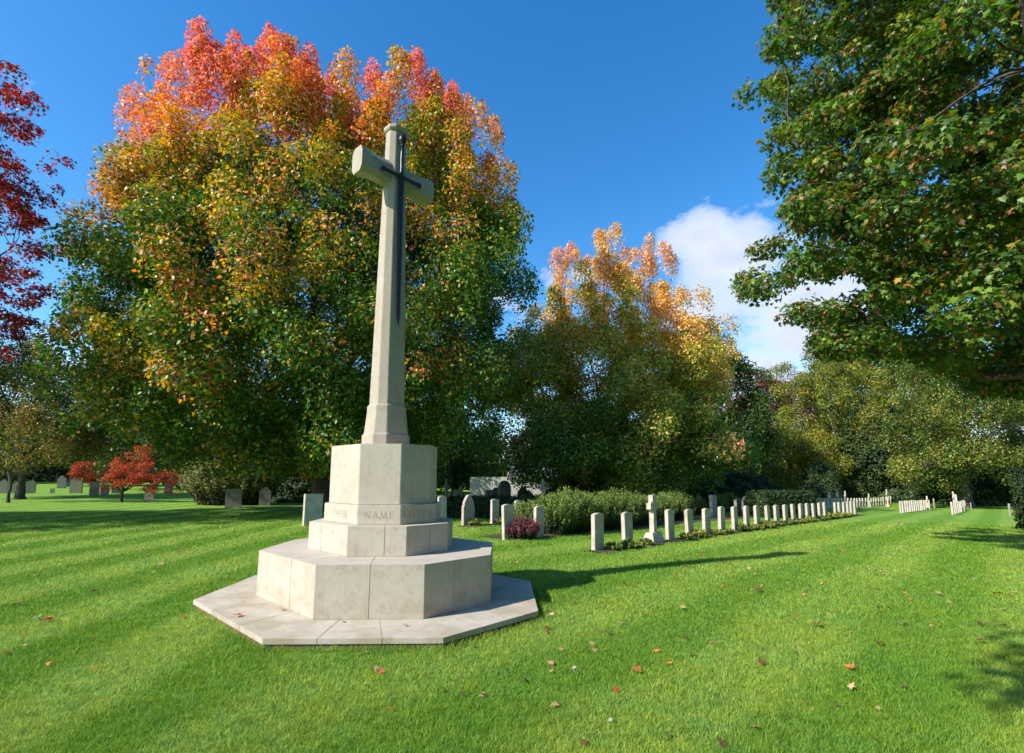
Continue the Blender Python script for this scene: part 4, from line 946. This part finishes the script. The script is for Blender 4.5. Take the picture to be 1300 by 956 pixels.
# ------------------------------------------------------------------ fallen leaves
def curled(seed, sz, c):
    g_ = np.random.default_rng(seed); T, Fc = LOBED; P = T.copy() * sz; P[:, 1] -= .4 * sz
    P[:, 2] = .22 * sz * np.abs(P[:, 0] / sz) ** 1.3 * 2 + g_.uniform(0, .18, len(P)) * sz + .12 * sz * (P[:, 1] / sz) ** 2 * 2
    cc = jit(np.tile(np.array(c), (len(P), 1)), g_, .12); me = nmesh('fallen_leaf', P, Fc, M['litter'], cc); return me
LC = {'tan': (.42, .27, .13), 'brown': (.13, .06, .03), 'orange': (.50, .17, .05), 'red': (.45, .05, .04), 'white': (.40, .31, .22)}
LM = {k: curled(i_ + 3, .125, c_) for i_, (k, c_) in enumerate(LC.items())}
FG = 'larger fallen leaves on the grass'
for px, py, k, s_, lab in ((1148, 797, 'tan', 1.25, 'pale tan fallen leaf on the grass at lower right'), (1038, 797, 'brown', 1.1, 'reddish brown curled fallen leaf on the lower right lawn'), (1246, 818, 'brown', .9, 'dark crumpled fallen leaf near the lower right corner'),
        (60, 791, 'red', 1.15, 'bright red fallen leaf on the lower left lawn'), (47, 788, 'white', 1.0, 'pale fallen leaf touching the bright red one'), (24, 770, 'brown', .9, 'brown fallen leaf left of the bright red one'),
        (119, 754, 'brown', .9, 'dark brown fallen leaf alone on the left lawn'), (36, 729, 'white', 1.2, 'pale fallen leaf on the left lawn farther up'), (1112, 852, 'orange', .0, ''), (1080, 852, 'orange', .8, 'small orange fallen leaf near the bottom of the lawn'),
        (967, 846, 'brown', .9, 'dark fallen leaf at the bottom, left of the orange one'), (809, 856, 'orange', .9, 'orange-brown fallen leaf at the bottom, right of the slab'), (867, 775, 'tan', .9, 'tan fallen leaf alone in mid lawn right of the slab'),
        (772, 808, 'brown', .9, 'brown fallen leaf on the grass right of the slab corner'), (963, 752, 'brown', 1.2, 'dark fallen leaf in the middle of the lawn'), (1118, 729, 'tan', 1.3, 'light fallen leaf among others at the right middle lawn'),
        (1266, 757, 'orange', 1.2, 'orange-tan fallen leaf near the right border'), (1245, 797, 'brown', 1.1, 'brown fallen leaf near the right shade'), (1118, 821, 'brown', .8, 'brown fallen leaf in the lower right shade'),
        (204, 719, 'tan', 1.2, 'tan fallen leaf on the lawn left of the steps'), (236, 704, 'tan', 1.1, 'tan fallen leaf in the striped grass at left'), (871, 721, 'tan', 1.3, 'light fallen leaf beside the shadow of the cross'), (1192, 757, 'tan', 1.1, 'tan fallen leaf on the open right lawn')):
    if not lab: continue
    p = gp(px, py); o = bpy.data.objects.new('fallen_leaf', LM[k]); link(o); o.location = p + Vector((0, 0, .028)); o.rotation_euler = (random.uniform(-.3, .3), random.uniform(-.3, .3), random.uniform(0, 6.3)); o.scale = (s_ * .68,) * 3; tag(o, lab, 'leaf', FG)
def on_plat(px, py):
    d = ray(px, py); t = (ZS[1] - H) / d[2]; return Vector((d[0] * t, d[1] * t, ZS[1] + .006))
for px, py, k, s_, lab in ((302, 783, 'orange', .75, 'small orange leaf on the left part of the stone platform'), (359, 775, 'tan', .5, 'small tan leaf on the platform against the lower step'), (435, 790, 'tan', .4, 'tiny tan leaf on the front of the stone platform'), (515, 795, 'tan', .4, 'tiny dry leaf on the platform right of its centre joint')):
    o = bpy.data.objects.new('fallen_leaf', LM[k]); link(o); o.location = on_plat(px, py); o.rotation_euler = (0, 0, random.uniform(0, 6.3)); o.scale = (s_,) * 3; tag(o, lab, 'leaf', 'dry leaves lying on the stone platform')
g = np.random.default_rng(321)
nl = 4200; yy = 3.2 + 26 * g.random(nl) ** 1.0; xx = g.uniform(-1, 1, nl) * (yy * 1.02)
w_ = np.where(xx > 0, .9, .65) * np.clip(.5 + .6 * snoise(np.stack([xx, yy, xx * 0], 1), .5, 8), .08, 1)
s_ = (g.random(nl) < w_ * np.clip(yy / 9, .25, 1)) & ~in_step(xx, yy, .05); xx, yy = xx[s_], yy[s_]; nl = len(xx)
P = np.stack([xx, yy, slope(xx, yy) + .03], 1); cl = np.array(list(LC.values()))[g.choice(5, nl, p=(.42, .28, .2, .04, .06))]
V, Fc, CC = leaves(P, unit(g.normal(size=(nl, 3)) * .35 + np.array([0, 0, 1])), g.uniform(.028, .065, nl), jit(cl, g, .2), LOBED, 0, g)
li = nobj('leaf_litter', V, Fc, M['litter'], CC); tag(li, 'scattered small dry leaves over the lawn', 'leaf litter', None, 'stuff')

# ------------------------------------------------------------------ sky, sun, camera
SUN_EL = R(36.5); LD = Vector((math.cos(R(28.6)), math.sin(R(28.6)), 0))
sun = bpy.data.lights.new('sun', 'SUN'); sun.energy = 4.9; sun.angle = R(.53); sun.color = (1, .945, .86)
so = bpy.data.objects.new('sun', sun); link(so)
dv = Vector((LD.x * math.cos(SUN_EL), LD.y * math.cos(SUN_EL), -math.sin(SUN_EL))); so.rotation_euler = dv.to_track_quat('-Z', 'Y').to_euler()
world = bpy.data.worlds.new('World'); scene.world = world; world.use_nodes = True; nt = world.node_tree; bg = nt.nodes['Background']
sky = nt.nodes.new('ShaderNodeTexSky'); sky.sky_type = 'NISHITA'; sky.sun_disc = False; sky.sun_elevation = SUN_EL
toward = -LD; sky.sun_rotation = math.atan2(toward.x, toward.y)
sky.air_density = 1.0; sky.dust_density = .35; sky.ozone_density = 3.0
hs = nt.nodes.new('ShaderNodeHueSaturation'); hs.inputs['Saturation'].default_value = 1.33; hs.inputs['Value'].default_value = 1.6; nt.links.new(sky.outputs[0], hs.inputs['Color'])
tc = nt.nodes.new('ShaderNodeTexCoord'); dirv = tc.outputs['Generated']
def blob(px, py, rad, amp):
    d = Vector(ray(px, py)).normalized(); v = nt.nodes.new('ShaderNodeVectorMath'); v.operation = 'DISTANCE'; nt.links.new(dirv, v.inputs[0]); v.inputs[1].default_value = d
    t = mth(nt, 'MAXIMUM', mth(nt, 'SUBTRACT', 1., mth(nt, 'DIVIDE', v.outputs['Value'], rad)), 0.); return mth(nt, 'MULTIPLY', t, amp)
acc = None
for b_ in ((935, 345, .19, .98), (1000, 400, .19, 1.0), (890, 400, .13, .7), (740, 345, .09, .55), (965, 475, .13, 1.1), (1010, 500, .13, 1.0), (900, 490, .14, .7), (700, 360, .10, .40), (640, 380, .10, .35), (100, 440, .16, .45), (40, 470, .2, .5), (20, 400, .12, .3), (760, 420, .13, .35)):
    q = blob(*b_); acc = q if acc is None else mth(nt, 'MAXIMUM', acc, q)
mp = nt.nodes.new('ShaderNodeMapping'); mp.inputs['Scale'].default_value = (1, 1, 1.7); nt.links.new(dirv, mp.inputs['Vector'])
cn = noise(nt, mp.outputs[0], 6.5, 9, .58)
dens = mth(nt, 'ADD', acc, mth(nt, 'MULTIPLY', mth(nt, 'SUBTRACT', cn, .55), 1.9))
cm = ramp(nt, dens, [(.24, (0, 0, 0)), (.44, (.7, .7, .7)), (.68, (1, 1, 1))])
cn2 = noise(nt, mp.outputs[0], 13, 6, .55)
cc_ = ramp(nt, mth(nt, 'ADD', mth(nt, 'MULTIPLY', cn2, .6), mth(nt, 'MULTIPLY', dens, .45)), [(.3, (5.9, 6.4, 7.2)), (.8, (4.2, 4.8, 6.0))])
# clouds: bright rims, greyer bellies
skycol = mix(nt, cm, hs.outputs[0], cc_); nt.links.new(skycol, bg.inputs['Color']); bg.inputs['Strength'].default_value = .10
cam = bpy.data.cameras.new('camera'); co = bpy.data.objects.new('camera', cam); link(co); scene.camera = co
co.location = (0, 0, H); co.rotation_euler = (math.pi / 2 + PITCH, 0, 0)
cam.sensor_width = 36; cam.lens = 36 * F / 1300; cam.shift_y = (CY - 478) / 1300; cam.clip_end = 3000; cam.clip_start = .05
vs = scene.view_settings; vs.view_transform = 'Standard'; vs.look = 'None'; vs.exposure = .7; vs.gamma = 1; vs.use_curve_mapping = False
cy = scene.cycles; cy.max_bounces = 6; cy.diffuse_bounces = 3; cy.transmission_bounces = 4; cy.glossy_bounces = 2; cy.use_denoising = True; cy.use_adaptive_sampling = True; cy.adaptive_threshold = .02
cy.caustics_reflective = False; cy.caustics_refractive = False
